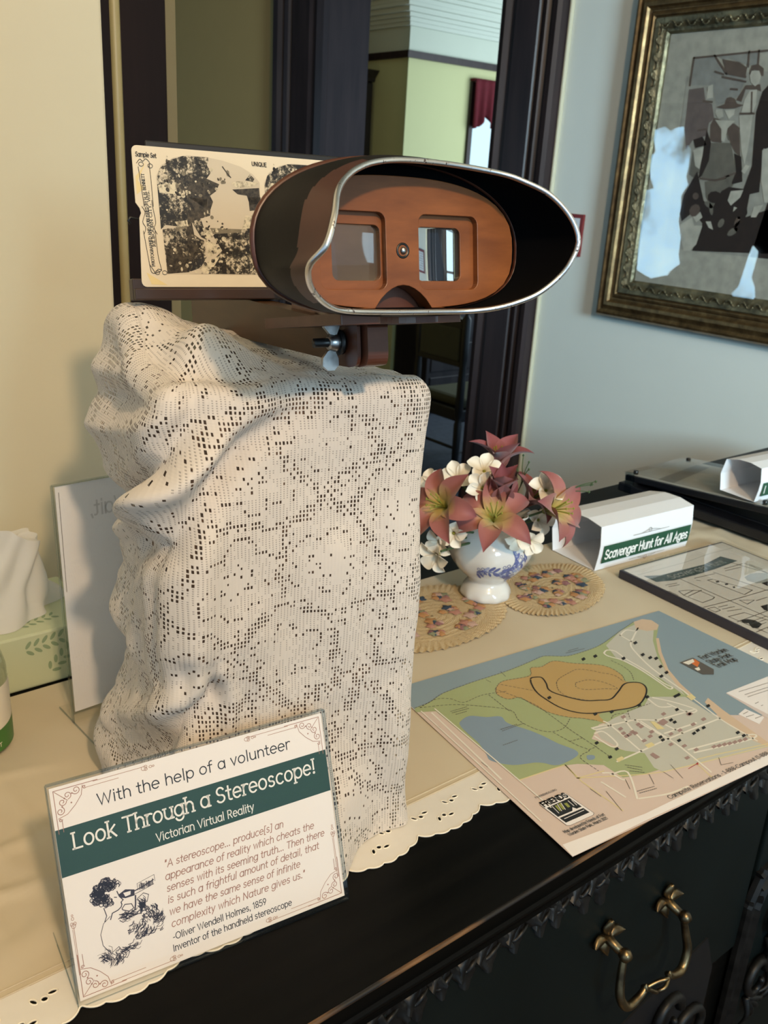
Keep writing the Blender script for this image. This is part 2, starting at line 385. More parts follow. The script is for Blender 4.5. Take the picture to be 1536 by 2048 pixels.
DATA={"MAP":{"water":[[[1088,3031],[1261,3028],[1495,3082],[1878,3076],[2323,3042],[2686,3044],[2915,3049],[3139,2907],[3493,2870],[3720,2887],[4122,2969],[4448,3031],[4598,3024],[4672,2942],[4641,2818],[4336,2631],[4076,2405],[3824,2138],[3677,1887],[3599,1691],[3603,1555],[3489,1372],[3497,1167],[3468,947],[3433,732],[4922,1598],[4961,3052],[1438,3398]]],"green":[[[1088,3031],[1261,3028],[1495,3082],[1878,3076],[2323,3042],[2686,3044],[2915,3049],[3139,2907],[3493,2870],[3720,2887],[4122,2969],[4448,3031],[4598,3024],[4672,2942],[4641,2818],[4336,2631],[4076,2405],[3824,2138],[3677,1887],[3599,1691],[3457,1650],[3204,1867],[2880,1770],[2373,1858],[2127,1741],[2237,1446],[2355,1324],[2253,1096],[2070,1138],[1895,1207],[1897,1417],[1714,1561],[1629,1597],[1482,1633],[1121,1687],[1115,1738],[1222,2879],[1040,2974]]],"campus":[[[2412,1833],[2610,1848],[3029,1825],[3202,1895],[3516,1691],[3468,1385],[3500,1117],[3451,751],[3414,730],[2260,1051],[2247,1142],[2355,1324],[2237,1446],[2203,1691],[2286,1844]],[[4122,2969],[4546,2985],[4565,2830],[4251,2617],[3968,2348],[3780,2107],[3635,1858],[3536,1704],[3609,2044],[3577,2355],[3569,2602],[3698,2836]]],"sand":[[[4448,3031],[4598,3024],[4672,2942],[4641,2818],[4517,2755],[4389,2801],[4330,2908]],[[4331,2634],[4360,2615],[4099,2390],[3846,2123],[3699,1873],[3620,1677],[3568,1684],[3655,1901],[3813,2145],[4067,2410]],[[3700,1550],[3629,1338],[3488,773],[3420,733],[3395,863],[3439,1185],[3598,1518]]],"orange":[[[2003,2860],[2164,2919],[2472,2844],[2603,2949],[2719,2904],[2921,2918],[3062,2774],[3309,2556],[3320,2344],[3243,2223],[3352,2125],[3317,2009],[3141,1908],[2939,1858],[2696,1915],[2512,1971],[2448,1833],[2403,1911],[2318,2015],[2216,2106],[2123,2266],[2092,2487],[2082,2607],[1959,2650],[1932,2772]]],"pond":[[[1290,2618],[1435,2642],[1556,2539],[1680,2472],[1656,2354],[1740,2157],[1781,2016],[1806,1864],[1859,1698],[1788,1637],[1557,1644],[1472,1735],[1406,1787],[1221,1869],[1107,2020],[1139,2112],[1199,2267],[1221,2431],[1245,2553]],[[1884,1595],[1939,1558],[1896,1523],[1842,1546]]],"white":[[[808,937],[769,804],[1582,744],[3001,598],[3632,536],[3871,665],[3262,672],[2482,734],[1655,798]],[[3952,1499],[4641,1437],[3942,1034]],[[3687,1202],[3837,1220],[3861,1028],[3701,985]]],"pale":[[[3938,1496],[4631,1431],[3871,993]]],"black":[[[2440,2797],[2479,2800],[2553,2752],[2506,2643],[2439,2550],[2452,2435],[2570,2227],[2713,2134],[2833,2082],[3006,2129],[3204,2192],[3344,2119],[3313,2012],[3141,1908],[2939,1858],[2707,1923],[2423,2044],[2290,2231],[2278,2469],[2308,2608],[2376,2727],[2422,2780]]],"thin":[[[1131,3007],[1349,3038],[1482,2968],[1547,2846],[1769,2846],[1934,2804],[2056,2759]],[[1131,3007],[1409,2888],[1584,2758],[1835,2501],[1776,2326],[1808,2128],[1899,2024],[2042,2003],[2207,2073]],[[1854,2807],[1816,2482]],[[2098,2883],[2312,2593]],[[1902,2008],[1920,1825],[1935,1732],[1961,1633],[1850,1626],[1797,1581],[1791,1391]],[[1985,2855],[2106,2481],[2103,2264],[2070,1955],[2063,1787],[2056,1624],[2042,1444]],[[1920,1825],[2073,1795]],[[1971,1640],[2065,1632]],[[2606,2595],[2700,2638],[2886,2660],[3001,2658],[3097,2578],[3155,2487],[3240,2361],[3222,2232]],[[2606,2595],[2515,2485],[2498,2364],[2569,2253],[2636,2177]],[[2798,1850],[2708,1755]],[[2798,1850],[3099,1811]],[[2555,1856],[2632,1881],[2728,1850],[2754,1817]],[[3468,2581],[3474,2428],[3439,2305],[3340,2191]],[[1088,3031],[1261,3028],[1495,3082],[1878,3076],[2323,3042],[2686,3044],[2915,3049],[3139,2907],[3493,2870],[3720,2887],[4122,2969],[4448,3031]],[[2003,2860],[2164,2919],[2472,2844],[2603,2949],[2719,2904],[2921,2918],[3062,2774],[3309,2556],[3320,2344],[3243,2223]],[[2003,2860],[1932,2772],[1959,2650],[2082,2607],[2092,2487],[2123,2266],[2216,2106],[2318,2015],[2403,1911]],[[2776,2486],[2940,2448],[3038,2316],[3049,2173],[2944,2240],[2764,2340],[2714,2423],[2776,2486]]],"road":[[[4029,2900],[4194,2944],[4269,2876],[4361,2904]],[[4361,2904],[4132,2793],[3956,2699],[3857,2564],[3722,2269],[3649,1992],[3603,1780],[3568,1669],[3459,1263],[3434,1040],[3419,847]],[[4029,2900],[4014,2723]],[[3531,2732],[3613,2757],[3671,2701],[3659,2611],[3634,2512],[3614,2265],[3557,1981],[3561,1876],[3509,1875],[3530,1999],[3574,2254],[3579,2510],[3519,2662],[3531,2732]],[[2428,1790],[2730,1711],[2902,1598],[3118,1548],[3387,1496]],[[2453,1863],[2452,1774],[2353,1360]],[[2041,1382],[2353,1360],[2767,1335],[3459,1263]],[[2757,1663],[2729,1276],[2678,1036],[2619,816]],[[3219,1863],[3327,1695],[3400,1488],[3289,1498],[3252,1711]],[[2744,1127],[3438,949],[3394,892],[2750,1069]],[[2222,1781],[2312,1750],[2263,1557],[2179,1557],[2183,1749]],[[2266,1853],[2402,1822],[2418,1782],[2282,1813],[2266,1853]],[[3156,1871],[3129,1728],[3231,1662]],[[2695,1825],[2597,1679],[2493,1432]],[[2730,1711],[2723,1336]],[[2902,1598],[2926,1316]],[[2782,1411],[3191,1348]],[[1168,2875],[995,1788]],[[935,2776],[1068,2761]],[[922,2740],[824,1902]],[[906,2215],[1021,2204]],[[1686,1268],[1693,1029]],[[1801,1346],[1855,1304],[1863,1202],[1885,1176]],[[1839,1292],[1991,1231],[1762,957]],[[1779,945],[2038,845],[2262,810]]],"yellow":[[[856,1681],[1121,1687],[1482,1633],[1611,1609],[1553,1424],[1827,1361]],[[1611,1609],[1549,1368],[1534,928]],[[1553,1424],[2070,1138],[2265,1055],[2621,955],[3433,741]],[[2621,955],[2559,769]],[[2650,1002],[2916,932],[3466,759]]],"street":[[[1618,1167],[1526,933]],[[2404,1079],[2329,904]],[[2868,896],[2788,821],[2914,780]],[[1890,1178],[1816,1072]],[[2123,1102],[2045,995]],[[2260,1051],[2258,951]],[[1073,2714],[1068,2645]],[[1018,2049],[1017,1973]],[[878,2273],[874,2171]],[[1530,1264],[1527,1147]]],"mauve":[[[3030,1636],[3091,1640],[3080,1603],[3019,1600]],[[2652,1823],[2710,1827],[2701,1790],[2642,1787]],[[3256,1488],[3318,1491],[3306,1455],[3244,1453]],[[3288,1360],[3349,1363],[3337,1327],[3275,1326]],[[3121,1364],[3181,1366],[3170,1331],[3110,1330]],[[2923,1376],[2982,1378],[2972,1344],[2913,1342]],[[2798,1386],[2855,1389],[2846,1355],[2788,1353]],[[2781,1103],[2837,1104],[2828,1071],[2771,1071]],[[2964,1036],[3021,1037],[3011,1005],[2953,1005]],[[3020,1018],[3078,1019],[3068,987],[3009,987]],[[3079,1002],[3137,1003],[3126,970],[3068,970]],[[3136,984],[3194,985],[3183,952],[3124,952]],[[3195,967],[3254,968],[3243,935],[3183,935]],[[3259,953],[3318,954],[3307,921],[3247,921]],[[3324,938],[3383,939],[3372,906],[3311,907]],[[2492,1461],[2547,1464],[2539,1430],[2483,1428]],[[2600,1474],[2656,1477],[2647,1443],[2590,1441]],[[2662,1622],[2719,1625],[2710,1590],[2652,1587]],[[2669,1661],[2726,1665],[2717,1629],[2659,1626]],[[2521,1583],[2577,1587],[2569,1552],[2512,1549]],[[3243,1497],[3305,1500],[3294,1464],[3231,1461]],[[2517,1615],[2574,1618],[2565,1583],[2508,1580]],[[2453,1599],[2509,1603],[2501,1568],[2444,1566]],[[2426,1646],[2481,1650],[2473,1615],[2417,1612]],[[2410,1600],[2465,1603],[2457,1568],[2401,1566]],[[2462,1709],[2518,1713],[2510,1678],[2453,1674]],[[2673,1512],[2730,1515],[2721,1480],[2663,1478]],[[2653,1284],[2709,1286],[2700,1253],[2644,1252]],[[2739,1200],[2795,1201],[2786,1168],[2729,1168]],[[2601,1074],[2656,1075],[2647,1043],[2592,1043]],[[2865,1562],[2986,1573],[2974,1506],[2876,1495]],[[2374,1279],[2426,1285],[2425,1205],[2363,1207]]],"yblk":[[[2831,1614],[2868,1590],[2846,1456],[2774,1489]],[[2459,1399],[2552,1393],[2541,1345],[2449,1350]],[[2057,1411],[2138,1409],[2134,1373],[2043,1368]],[[3535,1690],[3619,1686],[3595,1618],[3507,1611]]],"icon":[[[3161,1917],[3215,1921],[3197,1887],[3143,1883]],[[2963,1868],[3016,1872],[2999,1838],[2947,1834]],[[2633,1943],[2683,1947],[2668,1913],[2618,1909]],[[2465,2006],[2515,2010],[2500,1977],[2451,1973]],[[2094,1683],[2140,1686],[2127,1655],[2082,1652]],[[2175,1519],[2221,1521],[2208,1492],[2163,1489]],[[2023,1473],[2067,1475],[2055,1446],[2011,1444]],[[3545,1473],[3600,1475],[3581,1443],[3526,1440]],[[3217,1607],[3271,1610],[3253,1578],[3200,1575]],[[3008,1528],[3060,1531],[3043,1499],[2992,1497]],[[3006,1485],[3057,1487],[3041,1456],[2990,1453]],[[2677,1409],[2726,1411],[2711,1381],[2663,1379]],[[2654,1367],[2703,1369],[2688,1339],[2640,1338]],[[2778,1277],[2827,1278],[2812,1249],[2764,1247]],[[3000,1267],[3050,1269],[3034,1239],[2984,1237]],[[3074,1277],[3125,1278],[3109,1248],[3058,1246]],[[3163,1271],[3214,1273],[3198,1242],[3146,1241]],[[3370,1038],[3422,1039],[3404,1009],[3352,1008]],[[3373,978],[3425,978],[3407,949],[3356,949]],[[3373,2755],[3433,2763],[3413,2722],[3354,2714]],[[3600,2553],[3660,2561],[3639,2520],[3579,2513]],[[3852,2489],[3914,2496],[3892,2456],[3830,2449]],[[3867,2402],[3929,2409],[3907,2369],[3845,2363]],[[3634,2090],[3693,2095],[3672,2058],[3614,2053]],[[3748,2107],[3807,2112],[3786,2075],[3727,2069]],[[3800,2219],[3861,2225],[3839,2187],[3779,2181]],[[3470,1766],[3526,1770],[3507,1735],[3451,1732]],[[3419,1766],[3475,1769],[3456,1735],[3400,1732]],[[4008,2707],[4073,2715],[4049,2673],[3985,2665]],[[3910,2356],[3972,2362],[3949,2323],[3888,2317]],[[3210,2782],[3269,2791],[3250,2750],[3191,2742]],[[2308,2455],[2358,2461],[2344,2425],[2294,2419]]],"text1":[[[3172,2959],[3427,2915]],[[3232,2980],[3383,2962]],[[1525,2314],[1718,2290]],[[1519,2289],[1775,2267]],[[1363,2125],[1537,2107]],[[1336,2796],[1517,2771]],[[1330,2769],[1517,2740]],[[1343,2731],[1463,2713]],[[4082,1436],[4515,1363]],[[4082,1369],[4429,1314]],[[4068,1328],[4373,1282]],[[3734,1175],[3810,1173]],[[3710,1129],[3811,1109]],[[3762,1064],[3850,1053]],[[4015,1214],[4068,1213]],[[4028,1157],[4054,1156]],[[1841,1016],[2017,975]],[[1837,989],[2012,947]],[[2059,1309],[2156,1202]],[[2048,1275],[2121,1176]],[[2023,1230],[2111,1143]],[[2281,3069],[2253,2973]],[[2035,3030],[2043,2969]]],"red":[[[2593,956],[2645,965],[2619,939]]],"redl":[[[2488,954],[2624,954]]],"shield":[[[4071,2139],[4199,2133],[4294,2123],[4266,1847],[4166,1783],[4063,1850]]],"sh_o":[[[4285,2098],[4262,2018],[4154,1974],[4169,2058]]],"sh_w":[[[4099,2121],[4270,2107],[4226,2059],[4113,2056]],[[4098,1973],[4168,1965],[4126,1919],[4084,1927]]],"lg_w":[[[1014,1362],[1043,1369],[1298,1346],[1306,1329],[1305,1040],[1279,1026],[1025,1048],[1002,1065]]],"lg_k":[[[1030,1302],[1286,1281],[1285,1150],[1229,1156],[1214,1188],[1179,1158],[1023,1174]],[[1023,1158],[1281,1132],[1283,1066],[1023,1091]]],"lg_g":[[[1104,1284],[1126,1280],[1100,1211],[1087,1215]],[[1146,1282],[1174,1280],[1139,1207],[1123,1212]],[[1190,1259],[1220,1254],[1206,1204],[1181,1205]]],"lg_s":[[[1083,1288],[1065,1203]],[[1138,1283],[1105,1208]],[[1177,1278],[1144,1203]],[[1248,1263],[1238,1193]],[[1280,1252],[1265,1186]],[[1050,1129],[1264,1111]]],"T_friends":[[1023,1323],[1293,1299]],"T_dev":[[921,1009],[1362,970]],"T_dev2":[[926,966],[1346,928]],"T_url":[[1047,1432],[1280,1409]],"T_camp":[[1988,778],[3278,652]],"T_fw":[[4356,2034],[4785,1994]],"T_sp":[[4339,1931],[4719,1898]],"T_tm":[[4331,1835],[4683,1813]],"T_num":[[4489,2547],[4617,2467]],"pink":[[[998,3002],[1040,2974],[1222,2879],[1115,1738],[1121,1687],[1482,1633],[1714,1561],[1897,1417],[1895,1207],[2070,1138],[2265,1055],[3433,732]]]},"CARD":{"sky":[[[179,86],[170,400],[151,708],[189,777],[277,831],[373,852],[491,851],[622,836],[754,805],[843,760],[892,708],[889,570],[873,404],[857,238],[865,83]]],"tree":[[[157,371],[153,689],[177,757],[254,815],[341,845],[448,848],[529,849],[509,799],[533,751],[491,699],[393,694],[376,605],[494,591],[519,553],[508,472],[440,450],[458,391],[474,311],[432,330],[374,427],[349,387],[264,394],[191,401]],[[179,86],[167,371],[350,397],[388,329],[452,310],[466,200],[417,128],[327,97]],[[414,88],[509,180],[581,243],[521,342],[580,395],[727,379],[824,464],[852,342],[845,238],[865,86]],[[783,717],[820,759],[853,731],[840,710]]],"dark":[[[280,677],[395,713],[503,710],[589,680],[563,634],[517,602],[536,563],[510,502],[364,584],[290,591]],[[364,584],[494,581],[486,471],[374,427],[402,229],[331,147],[338,387]],[[682,651],[884,672],[889,570],[807,556],[788,616],[720,622]],[[179,86],[178,244],[286,266],[333,177],[316,97]],[[799,606],[892,611],[887,529],[804,515]]],"light":[[[447,390],[502,392],[520,332],[464,321]],[[463,311],[528,292],[558,232],[477,200]],[[256,423],[342,436],[350,397],[275,394]],[[158,651],[286,678],[280,600],[165,603]],[[679,695],[725,708],[886,707],[838,679],[711,662]],[[406,128],[510,190],[568,212],[506,129],[436,93]],[[768,483],[843,486],[821,403],[739,390]]],"mid":[[[502,392],[739,390],[726,369],[521,352]],[[258,389],[350,395],[347,367],[262,364]],[[651,778],[667,769],[670,730],[649,738],[644,758]]],"T_set":[[23,832],[160,830]],"T_uni":[[839,829],[950,828]],"T_v1":[[86,134],[59,717]],"T_v2":[[96,262],[78,613]],"orn":[[[26,780],[49,805],[68,793],[89,810],[113,786],[104,762]],[[35,757],[55,512]],[[109,772],[113,696],[116,515]],[[37,357],[61,144],[72,95],[98,90],[136,105],[137,125],[123,204],[116,360]],[[39,511],[57,474],[37,415],[54,377],[40,338]],[[109,553],[111,514],[124,418],[111,379],[128,341]],[[61,144],[84,110],[98,90],[115,115],[141,110]]],"cream":[[[-26,697],[48,735],[88,789],[27,672],[64,627],[-20,584]],[[36,94],[175,6],[66,16]]]},"PIC":{"grey":[[[13191,16001],[13193,16541],[12693,16566],[12377,16198],[11859,16079],[11938,15761],[12448,15567],[12637,15984]],[[12678,16555],[11662,16599],[11626,16325],[11866,16336],[12286,16475],[12487,16485]]],"mauve":[[[13160,15173],[13201,15918],[12837,15949],[12725,15655],[12560,15611],[12448,15318],[12561,15235],[12561,14981],[12888,14894],[13034,14676]]],"brown":[[[12487,16485],[12074,16405],[11870,16297],[11868,16119],[12329,16207]],[[11796,16175],[11769,16332],[11632,16355],[11483,16260],[11464,16123],[11535,16126],[11581,16225],[11704,16250],[11751,16134]],[[12457,15547],[12253,15605],[12228,15727],[12132,15745],[12024,15702],[11955,15610],[11776,15576],[11985,15519],[12234,15512]],[[11995,15681],[11834,15958],[11501,15968],[11447,15828],[11575,15871],[11816,15878],[11863,15638]],[[12465,14897],[12513,15193],[12452,15339],[12184,15275],[12099,15109],[12169,14837],[12405,14855]],[[12099,15109],[11999,15232],[11808,15150],[11660,14573],[11802,14653],[11937,14818]]],"dark":[[[12593,14098],[12587,15108],[12426,14834],[12404,14472],[12522,14144]],[[11822,14632],[11636,14573],[11505,14075],[11765,14001],[11698,14279]],[[12922,13345],[12901,13730],[12651,14249],[12368,13647],[12122,13485],[11966,13863],[11806,13956],[11449,13930],[11352,14393],[11480,15431],[11423,15828],[11284,15980],[11005,14708],[11164,14746],[11114,14297],[11072,13884],[11280,13832],[11279,13365],[10754,13568],[10558,12674],[12446,12561],[12296,13163],[12585,13389],[12845,13169]],[[12888,14894],[12662,14960],[12522,14790],[12800,14722]]],"mid":[[[12518,14122],[12478,14834],[11941,14839],[11698,14279],[11846,14147],[12134,14050]],[[12421,14039],[11709,14215],[11710,13982],[11962,13842],[12127,13506],[12328,13715]],[[12853,14176],[12845,14679],[12592,14747],[12544,14252],[12731,14115]],[[12124,15109],[11949,15232],[11779,15129],[11896,14860],[12030,14901]],[[12545,13459],[12372,13536],[12261,13388],[12323,13295]],[[12500,15193],[12332,15255],[12209,15150],[12199,14857],[12405,14855]]],"light":[[[11775,16135],[11748,16232],[11581,16225],[11512,16125],[11529,15988],[11612,15932],[11725,16015]],[[11798,15677],[11715,15855],[11551,15871],[11514,15592],[11552,15432],[11819,15435]],[[11856,15375],[11543,15392],[11509,14782],[11527,14409],[11662,14697]],[[12448,15443],[12435,15505],[12282,15503],[12227,15358],[12345,15317]],[[12227,15481],[11981,15498],[11984,15396],[12092,15315]],[[12418,15297],[11933,15273],[12078,15129],[12097,14858],[12178,14879],[12225,15109]],[[12845,14679],[12592,14747],[12583,14575],[12606,14294],[12726,14355]],[[11738,13874],[11445,13909],[11487,13758],[11676,13577],[11773,13679]],[[12910,13073],[12590,13277],[12500,13103],[12287,13119],[12366,12706],[12501,12556],[12665,12541]],[[11179,14705],[11018,14768],[10781,13691],[10909,13684],[11070,14092]],[[11129,13587],[10923,13641],[11036,13381],[11157,13373]],[[12226,13212],[12095,13222],[12006,13051],[12120,13086]],[[11574,14283],[11502,14410],[11400,14392],[11487,14223]],[[12599,13321],[12398,13401],[12323,13295],[12460,13173]],[[11596,13560],[11517,13543],[11598,13452]],[[12737,15966],[12615,16004],[12560,15735],[12711,15717]]],"line":[[[12693,16566],[12326,16196]],[[12615,16249],[12400,16189]],[[12329,16207],[11868,16119]],[[12415,16139],[11849,16029]],[[11885,16592],[11850,16316]],[[11662,16599],[11630,16345]],[[13193,16541],[11419,16595]],[[13193,16541],[13191,16001]],[[12164,15898],[12013,15884]],[[11658,15814],[11588,15433]],[[11840,15415],[11523,15412]],[[12794,15087],[12587,15108]],[[12540,14100],[12139,14072],[11714,14236]],[[12782,15677],[12569,15652]]]},"CLIP":{"band":[[[7,295],[351,387],[806,410],[1198,429],[1646,355],[1725,569],[1177,602],[762,601],[388,580],[-19,502]]],"line":[[[486,596],[506,1297],[529,1825]],[[1078,659],[1218,1369]],[[-26,1275],[516,1318],[1246,1350]],[[1540,416],[1727,1032]],[[106,1583],[377,1610],[456,1873]],[[106,1583],[153,2073]],[[53,1991],[290,1982]],[[156,825],[285,860],[412,943],[421,1157],[348,1182],[149,1185],[122,1031],[116,932],[156,825]],[[116,932],[355,897]],[[148,981],[448,946]],[[783,786],[870,797],[1047,1262],[832,1295],[783,786]],[[1727,1032],[1740,820],[1736,669]]],"thin":[[[681,664],[1048,697]],[[651,717],[685,752]],[[1317,656],[1695,667]],[[1270,705],[1563,729]],[[155,626],[335,653]],[[152,675],[326,699]],[[-29,759],[-11,897]],[[220,1361],[370,1380]],[[217,1420],[412,1448]],[[225,1484],[429,1533]],[[62,1322],[176,1337],[171,1425],[69,1430],[62,1322]],[[814,1477],[1034,1482]],[[631,1364],[804,1456],[621,1483],[631,1364]],[[1769,724],[1779,914]]],"blob":[[[155,1710],[255,1735],[307,1793],[300,1903],[165,1942],[101,1907],[172,1805],[118,1776]],[[718,1597],[856,1608],[677,1727],[662,1688]],[[1351,1186],[1489,1190],[1345,1285]],[[852,856],[901,865],[872,901],[823,893]],[[891,962],[941,971],[912,1007],[863,998]],[[905,1071],[943,1074],[914,1109],[876,1106]]],"grey":[[[1316,960],[1493,928],[1622,960],[1727,1032],[1445,1219],[1290,1155],[1252,1049]]],"T":[[222,493],[1300,575]]},"WIN":[[[39874,17584],[39162,17796],[38706,17533],[38274,17711],[37763,17794],[37620,17275],[37562,16124],[37219,16706],[36972,16449],[36937,15296],[36988,14764],[36747,14348],[37145,13687],[37044,13043],[37024,12062],[36658,11098],[36614,9990],[36412,9450],[36785,9128],[37079,8869],[37240,8623],[38449,8287],[39063,8474],[39663,8701],[39772,9916],[39792,10953],[39860,12315],[39870,13884],[39261,14022],[39644,14557],[39796,15210],[39794,16081],[39559,16301],[39820,16943]],[[31440,11014],[31027,10741],[31081,9901],[31157,9154],[30791,8562],[30679,8043],[30985,7519],[31788,7571],[32261,8053],[31870,8535],[31715,9516],[31599,10372]]]}
# ------------------------------------------------------------------ materials of the place
flat('cream_paint', (0.59, 0.53, 0.38), 0.7, 0.02, 14, 0.03)
flat('hall_paint', (0.72, 0.73, 0.67), 0.7, 0.02, 14, 0.03)
flat('shaded_wall_paint', (0.52, 0.34, 0.13), 0.7, 0.04, 10)  # wall paint darkened to olive: the dimness of the unlit stretch as colour
flat('gold_paint', (0.34, 0.27, 0.12), 0.45, 0.1, 30)
wood('dark_wood', (0.006, 0.003, 0.003), (0.014, 0.007, 0.006), 0.5, (30, 30, 3), spec=0.12)
wood('casing_wood', (0.018, 0.011, 0.012), (0.042, 0.026, 0.026), 0.4, (30, 30, 3), spec=0.35)
wood('floor_wood', (0.035, 0.022, 0.015), (0.07, 0.045, 0.03), 0.35, (3, 40, 40))
flat('carpet', (0.05, 0.06, 0.085), 0.95, 0.4, 30)
flat('yellow_paint', (0.60, 0.62, 0.33), 0.75, 0.02, 10)
flat('frieze_paint', (0.62, 0.68, 0.58), 0.75, 0.02, 10)
flat('ceiling_paint', (0.66, 0.72, 0.64), 0.8, 0.02, 10)
flat('red_velvet', (0.11, 0.004, 0.012), 0.9, 0.3, 60)
emit('daylight', (0.62, 0.88, 1.0), 1.25)
def _lacewin(t):
    n = t.noise(2.2, 4, None, 0.6); return t.ramp(n, [(0.34, (0.10, 0.16, 0.20)), (0.44, (0.36, 0.66, 0.92)), (0.7, (0.62, 0.90, 1.0))])
emit('curtained_daylight', (0.7, 0.9, 1), 18.0, _lacewin)
flat('black_paint', (0.004, 0.004, 0.005), 0.5, 0.3, 60)

# ------------------------------------------------------------------ structure
def sbox(name, lo, hi, mat, bevel=0):
    return struct(MB().box(lo, hi).build(name, mat, bevel=bevel))
sbox('floor', (-3, -3, -0.05), (7, 9, 0), 'floor_wood')
sbox('wall_back', (-3.0, 0.93, 0), (0.3855, 1.08, 2.75), 'cream_paint', 0.003)
sbox('ceiling', (-3, -3, 2.75), (2.06, 9, 2.8), 'ceiling_paint')
XW = 1.90
sbox('wall_right', (XW, -3.0, 0), (XW + 0.16, 1.9223, 2.75), 'hall_paint')
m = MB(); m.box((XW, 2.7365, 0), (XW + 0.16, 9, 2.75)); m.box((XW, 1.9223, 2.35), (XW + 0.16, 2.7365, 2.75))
struct(m.build('wall_hall', 'shaded_wall_paint'))
sbox('wall_left', (-3.1, 0.93, 0), (-3.0, 9, 2.75), 'hall_paint')
sbox('wall_front', (-3.0, 8.9, 0), (XW, 9, 2.75), 'hall_paint')
# doorway casings with fluted mouldings, jamb linings
def casing(y0, y1, name, flip):
    prof = [(0, 0), (0, .022), (.10, .030), (.16, .018), (.22, .018), (.26, .028), (.62, .028), (.66, .016), (.70, .030), (.76, .034), (.82, .020), (.88, .040), (.96, .044), (1, .036), (1, 0)]
    L_ = y1 - y0; pts = [((y0 + a * L_) if not flip else (y1 - a * L_), -b) for a, b in prof]
    m = MB().prism(pts, 0, 2.5, lambda x, y, d: V(XW + y, x, d), 0, False)
    return m
m = casing(1.7005, 1.9223, '', True); m.box((XW, 1.918, 0), (XW + 0.16, 1.9225, 2.35))
struct(m.build('trim_1', 'casing_wood'))
m = casing(2.7365, 3.0212, '', False); m.box((XW, 2.7360, 0), (XW + 0.165, 2.745, 2.35))
struct(m.build('trim_2', 'casing_wood'))
sbox('trim_3', (XW - 0.012, 1.692, 0), (XW, 1.7005, 2.5), 'cream_paint', 0.003)
# dark door stile beyond the end of the cream wall, with its gilded bead
sbox('trim_4', (0.31, 1.10, 0), (0.5335, 1.14, 2.7), 'dark_wood', 0.003)
struct(MB().tube([(0.4705, 1.102, 0), (0.4705, 1.102, 2.7)], 0.0066, 12).build('trim_5', 'gold_paint'))
flat('umber_paint', (0.16, 0.12, 0.05), 0.6)
sbox('trim_6', (0.5335, 1.105, 0), (0.5475, 1.135, 2.7), 'umber_paint')
sbox('baseboard_right', (XW - 0.02, -3, 0), (XW, 1.692, 0.16), 'casing_wood', 0.004)
# the room beyond the doorway
sbox('carpet_floor', (XW + 0.16, 1.0, 0), (7, 9, 0.006), 'carpet')
YC, XC = 4.393, 3.60
def farband(name, z0, z1, mat, out=0.0):
    m = MB().box((XC - out, YC - out, z0), (7, 9, z1)); return struct(m.build(name, mat))
WX0, WX1, WZ0, WZ1 = 4.085, 4.46, 0.42, 1.93
m = MB()
m.box((XC, YC, 0), (WX0, 9, 2.02)); m.box((WX1, YC, 0), (7, 9, 2.02)); m.box((WX0, YC, 0), (WX1, 9, WZ0)); m.box((WX0, YC, WZ1), (WX1, 9, 2.02)); m.box((WX0, YC + 0.2, WZ0), (WX1, 9, WZ1))
struct(m.build('wall_far', 'yellow_paint'))
farband('trim_7', 2.006, 2.042, 'casing_wood', 0.02)
farband('wall_frieze', 2.02, 2.40, 'frieze_paint')
m = MB()
for z0, z1, o_ in ((2.165, 2.185, 0.02), (2.185, 2.205, 0.032), (2.205, 2.225, 0.05), (2.225, 2.25, 0.075), (2.25, 2.268, 0.10), (2.268, 2.29, 0.105), (2.29, 2.31, 0.13), (2.31, 2.33, 0.155), (2.33, 2.37, 0.165)): m.box((XC - o_, YC - o_, z0), (7, 9, z1))
struct(m.build('trim_8', 'ceiling_paint'))
sbox('ceiling_far', (XW + 0.16, 1.0, 2.36), (7, 9, 2.42), 'ceiling_paint')
sbox('wall_end', (2.06, 8.9, 0), (7, 9, 2.4), 'yellow_paint')
wn = MB().box((WX0, YC - 0.02, WZ0), (WX0 + 0.03, YC + 0.1, WZ1)).box((WX1 - 0.03, YC - 0.02, WZ0), (WX1, YC + 0.1, WZ1)).box((WX0, YC - 0.03, WZ0 - 0.03), (WX1, YC + 0.1, WZ0)).box((WX0, YC - 0.02, 1.16), (WX1, YC + 0.07, 1.19)).build('window_1', 'casing_wood'); struct(wn)
gp = MB().box((WX0 + 0.03, YC + 0.08, WZ0), (WX1 - 0.03, YC + 0.09, WZ1)).build('pane', 'daylight', None); gp.parent = wn
# window in the hall, seen only mirrored in the picture glass
m = MB().box((-1.66, 2.35, 0.45), (-1.65, 4.60, 1.92))
wn2 = m.build('window_2', 'casing_wood'); struct(wn2)
for P in DATA['WIN']:
    g2 = MB().prism([(y / 1e4, z / 1e4) for y, z in P], -1.640, -1.630, lambda a, b, d: V(d, a, b)).build('pane', 'curtained_daylight'); g2.parent = wn2

